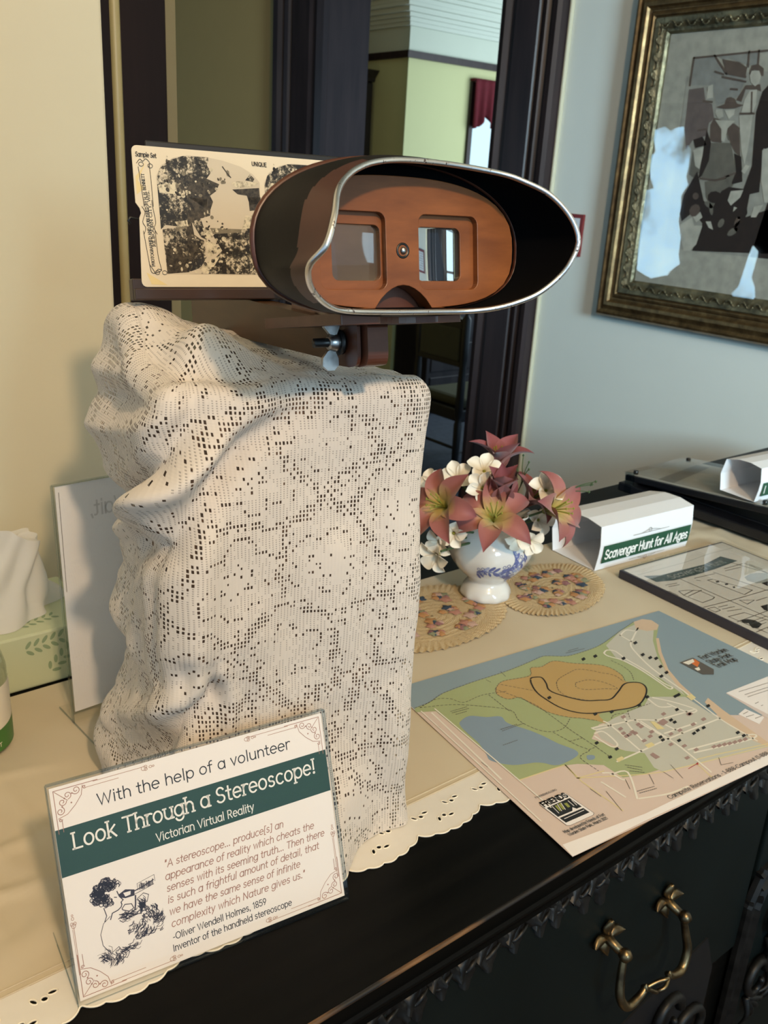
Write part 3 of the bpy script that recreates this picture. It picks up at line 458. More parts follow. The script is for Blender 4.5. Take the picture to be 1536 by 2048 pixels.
# ------------------------------------------------------------------ far-room furniture
v = thing('window_valance', 'dark red velvet valance over the far window', 'valance', (4.25, YC - 0.03, 1.7))
m = MB()
def val(i, j):
    x = 4.085 + 0.40 * i; bot = 1.70 + 0.05 * max(0, 1 - abs(i - 0.27) / 0.12) - 0.05 * min(1, abs(i - 0.27) * 2); z = 1.945 + (bot - 1.945) * j
    return V(x, YC - 0.05 - 0.012 * math.sin(i * 40) * (0.3 + j), z)
m.grid(val, 60, 10); o = m.build('drape', 'red_velvet', v); md = o.modifiers.new('s', 'SOLIDIFY'); md.thickness = 0.006
MB().box((4.08, YC - 0.045, 1.935), (4.49, YC - 0.005, 1.95)).build('rail', 'red_velvet', v)
wood('cabinet_wood', (0.012, 0.010, 0.011), (0.03, 0.024, 0.025), 0.35, (20, 20, 3))
glassy('cabinet_glass', (0.55, 0.62, 0.62), 1.0)
flat('shelf_grey', (0.10, 0.12, 0.12), 0.6)
CY = 4.70
c = thing('glass_front_cabinet', 'dark wooden cabinet with a glass door in the far room beyond the doorway', 'cabinet', (3.3, CY + 0.15, 0.006))
m = MB(); x0, x1, zt = 2.96, 3.585, 1.90
m.box((x0, CY + 0.28, 0.006), (x1, CY + 0.3, zt)); m.box((x0, CY, 0.006), (x0 + 0.03, CY + 0.3, zt)); m.box((x1 - 0.03, CY, 0.006), (x1, CY + 0.3, zt)); m.box((x0, CY, zt - 0.03), (x1, CY + 0.3, zt)); m.box((x0, CY, 0.006), (x1, CY + 0.3, 0.1))
m.build('carcass', 'cabinet_wood', c)
pr = [(0, 0), (0.01, 0), (0.015, 0.02), (0.04, 0.045), (0.05, 0.06), (0, 0.06)]
MB().prism(pr, x0 - 0.03, x1 + 0.012, lambda a, b, d: V(d, CY - a, zt - 0.01 + b)).build('cornice', 'cabinet_wood', c)
d = MB(); d.box((x0 + 0.01, CY - 0.02, 0.1), (x0 + 0.09, CY, zt - 0.02)); d.box((x1 - 0.09, CY - 0.02, 0.1), (x1 - 0.01, CY, zt - 0.02)); d.box((x0 + 0.09, CY - 0.02, zt - 0.1), (x1 - 0.09, CY, zt - 0.02)); d.box((x0 + 0.09, CY - 0.02, 0.1), (x1 - 0.09, CY, 0.3))
d = d.build('door', 'cabinet_wood', c)
MB().box((x0 + 0.09, CY - 0.012, 0.3), (x1 - 0.09, CY - 0.008, zt - 0.1)).build('glass', 'cabinet_glass', d)
for z in (0.75, 1.2, 1.6): MB().box((x0 + 0.03, CY + 0.02, z), (x1 - 0.03, CY + 0.28, z + 0.02)).build('shelf', 'shelf_grey', c)
lc = thing('low_chest', 'low dark chest in the far room seen behind the upholstered chair', 'chest', (3.84, YC - 0.16, 0.006))
MB().box((3.62, YC - 0.32, 0.05), (4.07, YC - 0.005, 0.66)).build('carcass', 'cabinet_wood', lc, 0.006)
MB().box((3.60, YC - 0.335, 0.66), (4.08, YC - 0.004, 0.685)).build('top', 'cabinet_wood', lc, 0.006)
for z in (0.08, 0.28, 0.47): MB().box((3.65, YC - 0.328, z), (4.04, YC - 0.318, z + 0.165)).build('drawer', 'cabinet_wood', lc, 0.003)
for x in (3.65, 4.02): MB().box((x, YC - 0.31, 0.006), (x + 0.03, YC - 0.28, 0.05)).build('foot', 'cabinet_wood', lc)
# chair: the back faces the hall
t = NT('striped_fabric'); wv = t.n('TexWave', ins={'Scale': 26.0, 'Distortion': 0.4}, bands_direction='Y'); t.link(t.coord(), wv.inputs[0])
t.set(col=t.ramp(wv.outputs[1], [(0.3, (0.05, 0.05, 0.03)), (0.6, (0.09, 0.085, 0.05))]), rough=0.9)
flat('sheer_grey', (0.10, 0.12, 0.11), 0.8)
wood('chair_wood', (0.003, 0.003, 0.004), (0.010, 0.007, 0.007), 0.35, (20, 20, 3))
HX, HY0, HY1, HZ = 2.95, 3.065, 3.385, 0.03
c = thing('upholstered_chair', 'dark carved side chair with a striped upholstered back beyond the doorway', 'chair', (HX + 0.2, (HY0 + HY1) / 2, 0.006))
for y in (HY0, HY1):
    pr = [(0.011, 0.006), (0.017, 0.1), (0.02, 0.28), (0.014, 0.30), (0.02, 0.33), (0.019, 0.5), (0.016, 0.56), (0.021, 0.60), (0.021, 0.78), (0.015, 0.79), (0.008, 0.80), (0.016, 0.815), (0.017, 0.83), (0.007, 0.845), (0.012, 0.856), (0.002, 0.88)]
    MB().lathe(pr, 14, c=(HX, y, 0)).build('post', 'chair_wood', c)
def crest(i, j):
    y = HY0 + (HY1 - HY0) * i; return V(HX + (0.012 if j > .5 else -0.012), y, 0.735 + (0.09 + 0.05 * math.exp(-((i - 0.5) / 0.22) ** 2)) * (1 - abs(2 * ((j * 2) % 1) - 1)) if False else 0.735)
m = MB(); top = [(HY0 + (HY1 - HY0) * k / 24, 0.775 + 0.055 * math.exp(-((k / 24 - 0.5) / 0.25) ** 2)) for k in range(25)]
m.prism([(HY0, 0.735)] + top + [(HY1, 0.735)], HX - 0.013, HX + 0.013, lambda a, b, d: V(d, a, b)); m.build('crest_rail', 'chair_wood', c, 0.004)
MB().box((HX - 0.012, HY0, 0.555), (HX + 0.012, HY1, 0.58)).build('back_rail', 'chair_wood', c, 0.003)
MB().box((HX - 0.016, HY0 + 0.02, 0.58), (HX + 0.016, HY1 - 0.02, 0.735)).build('back_panel', 'striped_fabric', c, 0.008)
MB().box((HX, HY0 - 0.01, 0.29), (HX + 0.42, HY1 + 0.01, 0.35)).build('seat_frame', 'chair_wood', c, 0.006)
MB().box((HX + 0.03, HY0, 0.35), (HX + 0.41, HY1, 0.40)).build('seat_cushion', 'striped_fabric', c, 0.02)
for y in (HY0 + 0.01, HY1 - 0.01): MB().lathe([(0.012, 0.006), (0.016, 0.03), (0.012, 0.1), (0.02, 0.22), (0.02, 0.3)], 12, c=(HX + 0.38, y, 0)).build('leg', 'chair_wood', c)
MB().tube([(HX, HY0, 0.16), (HX, HY1, 0.16)], 0.008, 8).build('stretcher', 'chair_wood', c)

# ------------------------------------------------------------------ sideboard
t = NT('ebonised_wood'); n = t.noise(9, 5); mp = t.n('Mapping', ins={'Vector': t.coord(), 'Scale': (3, 90, 90)}); n2 = t.noise(1, 4, mp.outputs[0])
t.set(col=t.ramp(n2, [(0.35, (0.0018, 0.0018, 0.0016)), (0.7, (0.004, 0.0038, 0.0032))]), rough=t.m_('ADD', t.m_('MULTIPLY', n, 0.25), 0.26), spec=0.10); t.bump(n2, 0.06, 0.0005)
t = NT('green_black_front'); n = t.noise(9, 5); t.set(col=t.ramp(n, [(0.3, (0.003, 0.0055, 0.0055)), (0.7, (0.005, 0.0085, 0.0085))]), rough=0.42, spec=0.2); t.bump(n, 0.05)
t = NT('carved_black'); n = t.noise(70, 4); t.set(col=t.ramp(n, [(0.35, (0.003, 0.003, 0.003)), (0.75, (0.008, 0.007, 0.006))]), rough=t.m_('ADD', 0.26, t.m_('MULTIPLY', n, 0.4)), spec=0.35); t.bump(n, 0.4, 0.001)
t = NT('worn_edge'); n = t.noise(34, 5, None, 0.7); mp = t.n('Mapping', ins={'Vector': t.coord(), 'Scale': (5, 40, 40)}); n2 = t.noise(1, 4, mp.outputs[0])
t.set(col=t.mix(t.ramp(n2, [(0.47, (0, 0, 0)), (0.56, (1, 1, 1))]), (0.008, 0.006, 0.005), t.mix(n, (0.10, 0.045, 0.015), (0.30, 0.15, 0.055))), rough=0.5)
metal('old_brass', (0.26, 0.19, 0.10), 0.36, (0.09, 0.065, 0.04), 60)
TX0, TX1, TY0, TY1, TZ = -0.75, 1.80, 0.3225, 0.905, 0.90
sb = thing('sideboard', 'black carved sideboard with brass bail pull carrying the whole display', 'sideboard', (0.5, 0.6, 0))
m = MB().box((TX0, TY0 + 0.004, TZ - 0.018), (TX1, TY1, TZ)); m.build('top', 'ebonised_wood', sb, 0.002)
m = MB().tube([(TX0 + (TX1 - TX0) * k / 60, TY0 + 0.0042, TZ - 0.0014) for k in range(61)], 0.0018, 10); m.build('worn_front_edge', 'worn_edge', sb)
pr = [(0.345, 0.846), (0.341, 0.848), (0.338, 0.853), (0.342, 0.857), (0.336, 0.860), (0.332, 0.866), (0.334, 0.872), (0.329, 0.874), (0.325, 0.879), (0.324, 0.884), (0.40, 0.884), (0.40, 0.846)]
MB().prism(pr, TX0, TX1, lambda a, b, d: V(d, a, b), 0, True).build('edge_moulding', 'ebonised_wood', sb)
FY = 0.345
m = MB().box((TX0 + 0.03, FY + 0.004, 0.02), (TX1 - 0.03, TY1 - 0.03, 0.884)); m.build('carcass', 'ebonised_wood', sb)
# carved leaf border under the moulding
m = MB(); rnd = random.Random(5); x = -0.1
while x < 1.25:
    w_ = rnd.uniform(0.020, 0.030); h = rnd.uniform(0.016, 0.030)
    for k in range(3):
        a = -0.9 + 0.8 * k + rnd.uniform(-.35, .35); r = h * (0.75 if k != 1 else 1.05); R_ = V(math.sin(a), 0, -math.cos(a)); T_ = V(math.cos(a), 0, math.sin(a)); O_ = V(x + .004 * k, FY + 0.0015, 0.847)
        m.grid(lambda i, j, R_=R_, T_=T_, O_=O_, r=r: O_ + R_ * (r * i) + T_ * (r * .36 * math.sin(PI * (.12 + .76 * i)) * (1 + .18 * math.sin(i * 14)) * (2 * j - 1)) + V(0, -0.0035 * (1 - (2 * j - 1) ** 2) - 0.0045 * i * i - .0015 * abs(math.sin(6 * j)), 0), 9, 6)
    m.tube(spline([V(x - w_ * .5, FY, 0.842), V(x - w_ * .2, FY - 0.003, 0.835), V(x + w_ * .1, FY - 0.004, 0.840), V(x + w_ * .5, FY, 0.841)], 4), lambda t_: 0.0022 * math.sin(PI * (.08 + .84 * t_)), 6)
    x += w_
m.build('carved_border', 'carved_black', sb)
dr = MB().box((0.28, FY - 0.002, 0.60), (0.822, FY + 0.01, 0.842)).build('drawer', 'green_black_front', sb, 0.002)
# raised frame to the right of the drawer
dd = MB().box((0.835, FY - 0.001, 0.10), (1.40, FY + 0.01, 0.815)).build('door', 'green_black_front', sb, 0.002)
fp = [(0, 0), (0, -0.006), (0.003, -0.010), (0.006, -0.006), (0.010, -0.004), (0.016, -0.007), (0.020, -0.012), (0.024, -0.007), (0.026, 0)]
m = MB()
loop = [(0.822, 0.14), (0.822, 0.66), (0.838, 0.696), (0.86, 0.7), (1.38, 0.70), (1.38, 0.14)]
for (ax, az), (bx, bz) in zip(loop, loop[1:]):
    d_ = Vector((bx - ax, 0, bz - az)); L_ = d_.length; d_.normalize(); nn = Vector((d_.z, 0, -d_.x))
    m.prism(fp, -0.004, L_ + 0.004, lambda a, b, s_, A=V(ax, FY, az), d_=d_, nn=nn: A + d_ * s_ + nn * a + V(0, b, 0))
m.build('panel_moulding', 'carved_black', sb)
# recessed dark panel below the drawer with carved scrolls
m = MB().prism([(0.50, 0.60), (0.75, 0.655), (0.775, 0.60), (0.775, 0.15), (0.50, 0.15)], FY - 0.004, FY + 0.004, lambda a, b, d: V(a, d, b)); m.build('recessed_panel', 'black_paint', sb)
for cx, cz, s_ in ((0.69, 0.585, 1), (0.745, 0.54, -1), (0.66, 0.50, 1), (0.90, 0.60, 1), (0.93, 0.53, -1), (0.88, 0.52, 1), (0.62, 0.55, -1), (0.72, 0.46, 1)):
    m = MB(); P = [V(cx + s_ * (0.028 - 0.0014 * k) * math.cos(k * 0.42), FY - 0.006 - 0.0005 * k, cz + (0.030 - 0.0014 * k) * math.sin(k * 0.42)) for k in range(17)]
    m.tube(P, lambda t_: 0.006 * (1 - .4 * t_), 8)
    for k in range(4):
        a = k * .5 + .3; m.tube(spline([V(cx, FY - 0.004, cz - .03), V(cx + s_ * .02 * math.cos(a), FY - .012, cz - .03 - .02 * math.sin(a)), V(cx + s_ * .042 * math.cos(a), FY - .005, cz - .03 - .042 * math.sin(a))], 5), lambda t_: .005 * (1.1 - t_), 7)
    m.build('carved_scroll', 'carved_black', sb)
# bail pull
for rx, rz in ((0.558, 0.770), (0.647, 0.762)):
    MB().tube([(rx, FY - 0.001, rz), (rx, FY - 0.012, rz - 0.002), (rx + 0.002, FY - 0.022, rz - 0.006)], lambda t_: 0.0048 - .001 * t_, 10).build('handle_post', 'old_brass', dr)
for rx, rz in ((0.558, 0.770), (0.647, 0.762)):
    m = MB()
    for k in range(4):
        a = PI / 2 + k * PI / 2; c_, s_ = math.cos(a), math.sin(a)
        L_ = 0.017 if k != 2 else 0.015
        m.grid(lambda i, j: V(rx + c_ * (0.003 + L_ * i) - s_ * 0.0068 * math.sin(PI * (0.12 + 0.82 * i)) * (j * 2 - 1), FY - 0.004 - 0.0045 * (1 - (j * 2 - 1) ** 2) - 0.002 * i, rz + s_ * (0.003 + L_ * i) + c_ * 0.0068 * math.sin(PI * (0.12 + 0.82 * i)) * (j * 2 - 1)), 8, 6)
    o = m.build('rosette', 'old_brass', dr); md = o.modifiers.new('s', 'SOLIDIFY'); md.thickness = 0.002
m = MB()
A, B = V(0.560, FY - 0.024, 0.758), V(0.649, FY - 0.024, 0.750); c_ = (A + B) / 2
left = spline([A + V(0, 0, .004), A + V(-.004, -.003, -.014), A + V(-.006, -.007, -.032), A + V(.003, -.010, -.046), A + V(.017, -.011, -.044), A + V(.026, -.011, -.038)], 6)
right = [V(2 * c_.x - p.x, p.y, p.z - 0.008) for p in left]
for P in (left, right): m.tube(P, lambda t_: 0.0030 + 0.0012 * math.sin(PI * t_), 10); m.lathe([(0, -.006), (.004, -.0048), (.0064, 0), (.004, .0048), (0, .006)], 12, c=P[0] + V(0, -.001, .002)); m.lathe([(0, -.0045), (.0045, 0), (0, .0045)], 10, c=P[-1])
for s_ in (-1, 1):
    m.tube(spline([left[-1], V(c_.x - .008, c_.y - .015, left[-1].z - .002 + s_ * .006), V(c_.x, c_.y - .016 - .003 * s_, left[-1].z + s_ * .010 - .004), V(c_.x + .008, c_.y - .015, left[-1].z - .006 + s_ * .006), right[-1]], 6), 0.0019, 8)
m.build('bail', 'old_brass', dr)
# ------------------------------------------------------------------ stereoscope
SU, SV, SN = V(0.9942, -0.1069, -0.012).normalized(), V(0.0312, 0.1798, 0.9832).normalized(), V(-0.1029, -0.9779, 0.1821).normalized()
SC = V(0.3307, 0.3995, 1.3407)
dev = frame(SC, SU, SV, SN)
wood('warm_wood', (0.12, 0.034, 0.008), (0.26, 0.085, 0.022), 0.38, (14, 70, 70), bump=0.08)
wood('red_wood', (0.050, 0.014, 0.007), (0.10, 0.032, 0.016), 0.36, (14, 60, 60))
wood('beam_wood', (0.045, 0.018, 0.006), (0.085, 0.036, 0.012), 0.4, (60, 10, 60))
wood('septum_wood', (0.22, 0.12, 0.075), (0.36, 0.21, 0.14), 0.5, (70, 8, 70))
wood('stop_wood', (0.020, 0.008, 0.005), (0.04, 0.018, 0.012), 0.4, (12, 60, 60))
t = NT('hood_leather'); n = t.noise(300, 4); t.set(col=t.ramp(t.noise(25, 4), [(0.3, (0.0035, 0.0025, 0.002)), (0.7, (0.007, 0.0045, 0.0035))]), rough=0.6, spec=0.22); t.bump(n, 0.12, 0.0005)
flat('hood_bare', (0.055, 0.018, 0.011), 0.5, 0.2, 60)
flat('velvet_black', (0.002, 0.002, 0.0025), 1.0, 0.2, 90, spec=0.08)
t = NT('worn_silver'); n = t.noise(160, 5, None, 0.7); f = t.ramp(n, [(0.36, (0, 0, 0)), (0.40, (1, 1, 1))])
t.set(col=t.mix(f, (0.03, 0.015, 0.012), (0.72, 0.72, 0.72)), rough=0.3, metal=t.m_('MULTIPLY', f, 1.0)); t.bump(n, 0.25, 0.0005)
metal('steel', (0.62, 0.62, 0.60), 0.3, (0.35, 0.34, 0.33), 90)
flat('black_iron', (0.006, 0.006, 0.006), 0.35)
t = NT('lens_glass'); t.set(col=(1, 1, 1), rough=0.0, trans=1.0, ior=1.5)
st = thing('stereoscope', 'antique wooden hand stereoscope with dark oval hood resting on the lace-covered block', 'stereoscope', (0.31, 0.45, 1.262))
# lens board
def base_pt(a):
    c_, s_ = math.cos(a), math.sin(a); b = 0.0445 if s_ > 0 else 0.0370; e = 2.15 if s_ > 0 else 2.7
    r = (abs(c_ / 0.0862) ** e + abs(s_ / b) ** e) ** (-1 / e); return V(r * c_, r * s_, -0.005)
NOTCH = [(0.019 - 0.038 * k / 10, -0.034 + 0.0125 * math.sin(PI * k / 10) ** 0.8) for k in range(11)]
def plate_outline(g=0.0):
    out = []
    for k in range(61):
        a = math.radians(-62 + (360 - 56) * k / 60 - 0)
        c_, s_ = math.cos(a), math.sin(a); b = 0.035 if s_ > 0 else 0.034
        e = 2.5 if s_ > 0 else 3.0
        r = (abs(c_ / (0.0775 + g)) ** e + abs(s_ / (b + g)) ** e) ** (-1 / e); out.append((r * c_, max(r * s_, -0.034 - g)))
    return [p for p in out if p[1] > -0.0335 or abs(p[0]) > 0.02]
ol = plate_outline()
ol = [p for p in ol]
bottom = [(0.024, -0.034)] + NOTCH + [(-0.024, -0.034)]
i0 = max(range(len(ol)), key=lambda i: 0)  # outline runs from lower right counter-clockwise to lower left
ol = ol + list(reversed(bottom))
rec = [rrect(0.0105, -0.0245, 0.0520, 0.0165, 0.005), rrect(-0.0520, -0.0245, -0.0105, 0.0165, 0.005)]
opn = [rrect(0.0118, -0.0195, 0.0425, 0.0102, 0.004), rrect(-0.0425, -0.0195, -0.0118, 0.0102, 0.004)]
m = MB(); m.add(*holed([ol] + rec, 0.004, dev, 0.0003, -0.002), 0, False); m.add(*holed([ol] + opn, 0.007, dev, 0.0002, -0.0076), 0, False)
m.build('lens_board', 'warm_wood', st)
m = MB(); m.add(*holed([[(0.987 * p.x, 0.987 * p.y) for p in (base_pt(2 * PI * k / 90) for k in range(90))], [(x * .99, y * .99) for x, y in plate_outline(0.0) ] + [(-0.030, -0.0336), (0.030, -0.0336)]], 0.004, dev, 0, -0.009), 0, False); m.build('board_surround', 'velvet_black', st)
MB().box((-0.022, -0.0365, -0.032), (0.022, -0.0195, -0.0120), fr=dev).build('bridge_block', 'red_wood', st)
# prism lenses: off-centre caps of a double-convex lens
for s_ in (-1, 1):
    m = MB(); R = 0.19; u0, v0 = s_ * 0.041, -0.004
    x0, x1 = sorted((s_ * 0.0112, s_ * 0.0432)); y0, y1 = -0.020, 0.0108
    def sag(x, y): return R - math.sqrt(R * R - (x - u0) ** 2 - (y - v0) ** 2)
    N = 24
    def face(sg): return lambda i, j: dev(x0 + (x1 - x0) * i, y0 + (y1 - y0) * j, -0.0085 + sg * (0.0035 - sag(x0 + (x1 - x0) * i, y0 + (y1 - y0) * j)))
    a_, b_ = face(1), face(-1)
    m.grid(a_, N, N); m.grid(lambda i, j: b_(1 - i, j), N, N)
    for q in (lambda i, j: (a_(i, 0) if j else b_(i, 0)), lambda i, j: (b_(i, 1) if j else a_(i, 1)), lambda i, j: (b_(0, i) if j else a_(0, i)), lambda i, j: (a_(1, i) if j else b_(1, i))): m.grid(q, N, 1)
    m.build('lens', 'lens_glass', st, weld=True)
# screw between the lenses
m = MB(); m.lathe([(0.0044, 0.0001), (0.0041, 0.0007), (0.0032, 0.0007), (0.0029, 0.0002), (0, 0.0002)], 24, fr=lambda x, y, z: dev(x, -0.0035 + y, z)); m.build('screw_socket', 'black_iron', st)
m = MB(); m.lathe([(0, 0.0016), (0.0014, 0.0014), (0.0020, 0.0006), (0.0021, 0)], 16, fr=lambda x, y, z: dev(x + .0002, -0.0035 + y, z + .0003)); m.build('screw_head', 'steel', st)
# hood
rim = [(0.0905, 0.0005, 0.042), (0.086, 0.013, 0.040), (0.076, 0.0245, 0.035), (0.064, 0.0318, 0.028), (0.051, 0.0365, 0.022), (0.020, 0.0398, 0.018), (-0.010, 0.0396, 0.020), (-0.0305, 0.0365, 0.025), (-0.046, 0.0312, 0.032), (-0.058, 0.0245, 0.040), (-0.068, 0.0165, 0.050), (-0.0765, 0.0045, 0.061), (-0.083, -0.0085, 0.064), (-0.0872, -0.0163, 0.056), (-0.0835, -0.0225, 0.047), (-0.0758, -0.0280, 0.038), (-0.062, -0.0333, 0.026), (-0.046, -0.0357, 0.016), (-0.022, -0.0365, 0.012), (0.015, -0.0368, 0.012), (0.034, -0.0368, 0.014), (0.047, -0.0358, 0.020), (0.0585, -0.0330, 0.026), (0.071, -0.0280, 0.031), (0.0815, -0.0195, 0.036), (0.087, -0.0110, 0.040)]
RIM = spline(rim, 8, True); NR = len(RIM)
def hood_pt(i, j, inset=0.0):
    p = RIM[int(round(i * NR)) % NR]; a = math.atan2(p.y, p.x); b = base_pt(a)
    k = 0.0022 * math.sin(PI * j)
    q = b.lerp(p, j); d = V(q.x, q.y * 1.8, 0); d = d.normalized() if d.length > 1e-6 else d
    q = q + d * (k - inset); return dev(q.x, q.y, q.z)
m = MB(); NJ = 46
m.grid(lambda i, j: hood_pt(i, j), NR, NJ, 0, cu=True)
for k in range(len(m.f)):
    j, i = divmod(k, NR); p = RIM[i]
    a = math.degrees(math.atan2(p.y, p.x)) % 360; strip = 0.74 - 0.10 * math.exp(-((a - 176) / 22) ** 2)
    if j / NJ > strip and 132 < a < 204: m.m[k] = 1
m.grid(lambda i, j: hood_pt(i, j, 0.0013), NR, NJ, 2, cu=True)
m.build('hood', ['hood_leather', 'hood_bare', 'velvet_black'], st, fix=False)
MB().tube([dev(*p) for p in RIM], 0.0015, 10, closed=True).build('rim_band', 'worn_silver', st)
m = MB().tube([dev(*(base_pt(2 * PI * k / 96) + V(0, 0, -0.001))) for k in range(96)], 0.0019, 8, closed=True); m.build('hood_edge', 'red_wood', st)
# base board under the lens board, notched for the nose
nb = [(0.019 - 0.038 * k / 8, 0.0045 - 0.010 * math.sin(PI * k / 8)) for k in range(9)]
m = MB().prism([(-0.043, -0.09), (0.036, -0.09), (0.036, 0.0045)] + nb + [(-0.043, 0.0045)], -0.0425, -0.0365, lambda x, y, d: dev(x, d, y)); m.build('base_board', 'red_wood', st, 0.0008)
MB().box((-0.0012, -0.033, -0.135), (0.0012, 0.034, -0.014), fr=dev).build('septum', 'septum_wood', st)
# long central beam and its rounded front block
bm_ = [(-0.040, -0.0425), (-0.200, -0.0190), (-0.300, -0.0060), (-0.300, -0.0330), (-0.180, -0.0500), (-0.052, -0.0645), (-0.040, -0.0655)]
MB().prism(bm_, -0.0095, 0.0065, lambda x, y, d: dev(d, y, x)).build('beam', 'beam_wood', st, 0.001)
rb = [(-0.046, -0.0425), (-0.029, -0.0425)] + [(-0.029 - 0.004 * (1 - math.cos(a)) , -0.058 - 0.008 * math.sin(a)) for a in (k * PI / 2 / 6 for k in range(7))] + [(-0.040, -0.0668), (-0.058, -0.0655), (-0.058, -0.060)]
MB().prism(rb, -0.0065, 0.0075, lambda x, y, d: dev(d, y, x)).build('hinge_block', 'red_wood', st, 0.0015)
MB().prism([(a - 0.006, b) for a, b in rb], -0.0100, -0.0078, lambda x, y, d: dev(d, y, x)).build('hinge_plate', 'red_wood', st, 0.0008)
# wing nut
wf = frame(dev(-0.0115, -0.0520, -0.0525), -SU, SV, SN)
m = MB(); m.tube([wf(-0.004, 0, 0), wf(0.018, 0, 0)], 0.0028, 12); m.build('bolt', 'black_iron', st)
m = MB(); m.lathe([(0.0075, 0), (0.0078, 0.0015), (0.004, 0.002)], 18, fr=lambda x, y, z: wf(z, x, y)); m.build('washer', 'black_iron', st)
m = MB(); m.lathe([(0.0052, 0.002), (0.0056, 0.004), (0.0045, 0.008), (0.003, 0.0088)], 18, fr=lambda x, y, z: wf(z, x, y))
for s_ in (-1, 1):
    P = [(0.004, 0.004), (0.0095, 0.0015), (0.0135, 0.0015), (0.0165, 0.0045), (0.0165, 0.0090), (0.0135, 0.0125), (0.0090, 0.0120), (0.0050, 0.0085)]
    m.prism(P, -0.0013, 0.0013, lambda r, z, d, s_=s_: wf(z, s_ * r, d + 0.0015 * s_), 0, True)
m.build('wing_nut', 'steel', st, 0.0005)
# card holder
CP0 = V(0.2601, 0.5808, 1.2971); crd = frame(CP0, SU, SV, SN)
m = MB().box((-0.006, -0.0085, -0.009), (0.184, 0.0055, -0.0008), fr=crd).box((-0.006, -0.0085, -0.0008), (0.184, -0.0012, 0.0035), fr=crd); m.build('card_rest', 'stop_wood', st, 0.0008)
MB().box((0.010, 0.0, -0.0035), (0.180, 0.0930, -0.0012), fr=crd).build('back_stop', 'black_paint', st, 0.001)
m = MB().tube([crd(-0.004, 0.040, -0.002), crd(-0.0055, 0.042, -0.001), crd(-0.004, 0.044, -0.001), crd(0.004, 0.043, -0.0015)], 0.0008, 6); m.build('wire_clip', 'black_iron', st)

# ------------------------------------------------------------------ stereo card
flat('card_cream', (0.66, 0.57, 0.42), 0.5, 0.05, 30)
flat('card_worn', (0.68, 0.54, 0.26), 0.5, 0.1, 60)
t = NT('photo_foliage'); n = t.noise(420, 6, None, 0.75); n2 = t.noise(130, 3); f = t.m_('ADD', t.m_('MULTIPLY', n, 0.6), t.m_('MULTIPLY', n2, 0.4))
t.set(col=t.ramp(f, [(0.47, (0.012, 0.009, 0.006)), (0.52, (0.09, 0.075, 0.05)), (0.57, (0.55, 0.47, 0.34))]), rough=0.35)
t = NT('photo_rock'); n = t.noise(300, 6, None, 0.7); t.set(col=t.ramp(n, [(0.4, (0.014, 0.010, 0.006)), (0.66, (0.09, 0.07, 0.045))]), rough=0.35)
t = NT('photo_light'); n = t.noise(330, 6, None, 0.7); t.set(col=t.ramp(n, [(0.34, (0.16, 0.13, 0.09)), (0.55, (0.62, 0.54, 0.38))]), rough=0.35)
flat('photo_sky', (0.54, 0.46, 0.34), 0.35, 0.05, 40)
flat('photo_mid', (0.18, 0.15, 0.10), 0.35, 0.4, 200)
flat('ink', (0.012, 0.010, 0.009), 0.5)
cd = DATA['CARD']; k4 = lambda P: [(x / 1e4, y / 1e4) for x, y in P]
m = MB()
edge = [(0.0, 0.0535), (0.0025, 0.0500), (0.0032, 0.0470), (0.0018, 0.0440)]
outl = rrect(0, 0, 0.178, 0.089, 0.0035, 4); k_ = 12
outl = outl[:10] + edge + outl[10:]
m.prism(outl, -0.0006, 0.0, crd, 0)
sh = Sheet(m, crd)
for P in cd['cream']: sh.poly([(min(max(x, 0.0012), .176), min(max(y, 0.0012), .0875)) for x, y in k4(P)], 8)
for du in (0.0, 0.0775):
    sh.z = 0.00016
    def Sft(P): return [(min(x / 1e4 + du, 0.1665), y / 1e4) for x, y in P]
    for nm, mi in (('sky', 1), ('tree', 2), ('mid', 5), ('dark', 3), ('light', 4)):
        for P in cd[nm]: sh.poly(Sft(P), mi)
        sh.up()
    rd = random.Random(21)
    for _ in range(420):
        x, y = rd.uniform(.019, .088), rd.uniform(.0095, .084); lf = x < .052 + .012 * math.sin(y * 200) and not (.036 < x < .046 and .034 < y < .05); bt_ = y < .036
        if not (lf or bt_): continue
        r = rd.uniform(.0005, .0017); sh.poly([(min(x + du + a, .1665), y + b) for a, b in ell(0, 0, r, r * rd.uniform(.4, 1), rd.uniform(0, 3), 7)], rd.choice([3, 3, 2, 4, 4, 5]))
    sh.up(); sh.line([(0.034 + du, 0.060), (0.040 + du, 0.050), (0.046 + du, 0.046)], 0.0006, 3); sh.line([(0.032 + du, 0.038), (0.045 + du, 0.030)], 0.0006, 3); sh.line([(0.062 + du, 0.0795), (0.066 + du, 0.0745), (0.0675 + du, 0.073)], 0.0007, 3)
(a, b) = k4(cd['T_set']); sh.text('Sample Set', a[0], a[1] - 0.001, (b[0], b[1] - 0.001), 0.0027, 0.00042, 6)
(a, b) = k4(cd['T_uni']); sh.text('UNIQUE', a[0], a[1] - 0.0012, (b[0], b[1] - 0.0012), 0.0026, 0.00045, 6)
(a, b) = k4(cd['T_v1']); sh.text('PHOTOGRAPHED AND PUBLISHED BY H. H. BENNETT', a[0] + 0.001, a[1], (b[0] + 0.001, b[1]), 0.0019, 0.0003, 6, serif=True)
(a, b) = k4(cd['T_v2']); sh.text('KILBOURN CITY, WIS.', a[0] + 0.0016, a[1], (b[0] + 0.0016, b[1]), 0.0018, 0.0003, 6, serif=True)
for P in cd['orn']: sh.line([(q.x, q.y) for q in spline([V(x / 1e4, y / 1e4, 0) for x, y in P], 4)], 0.00035, 6)
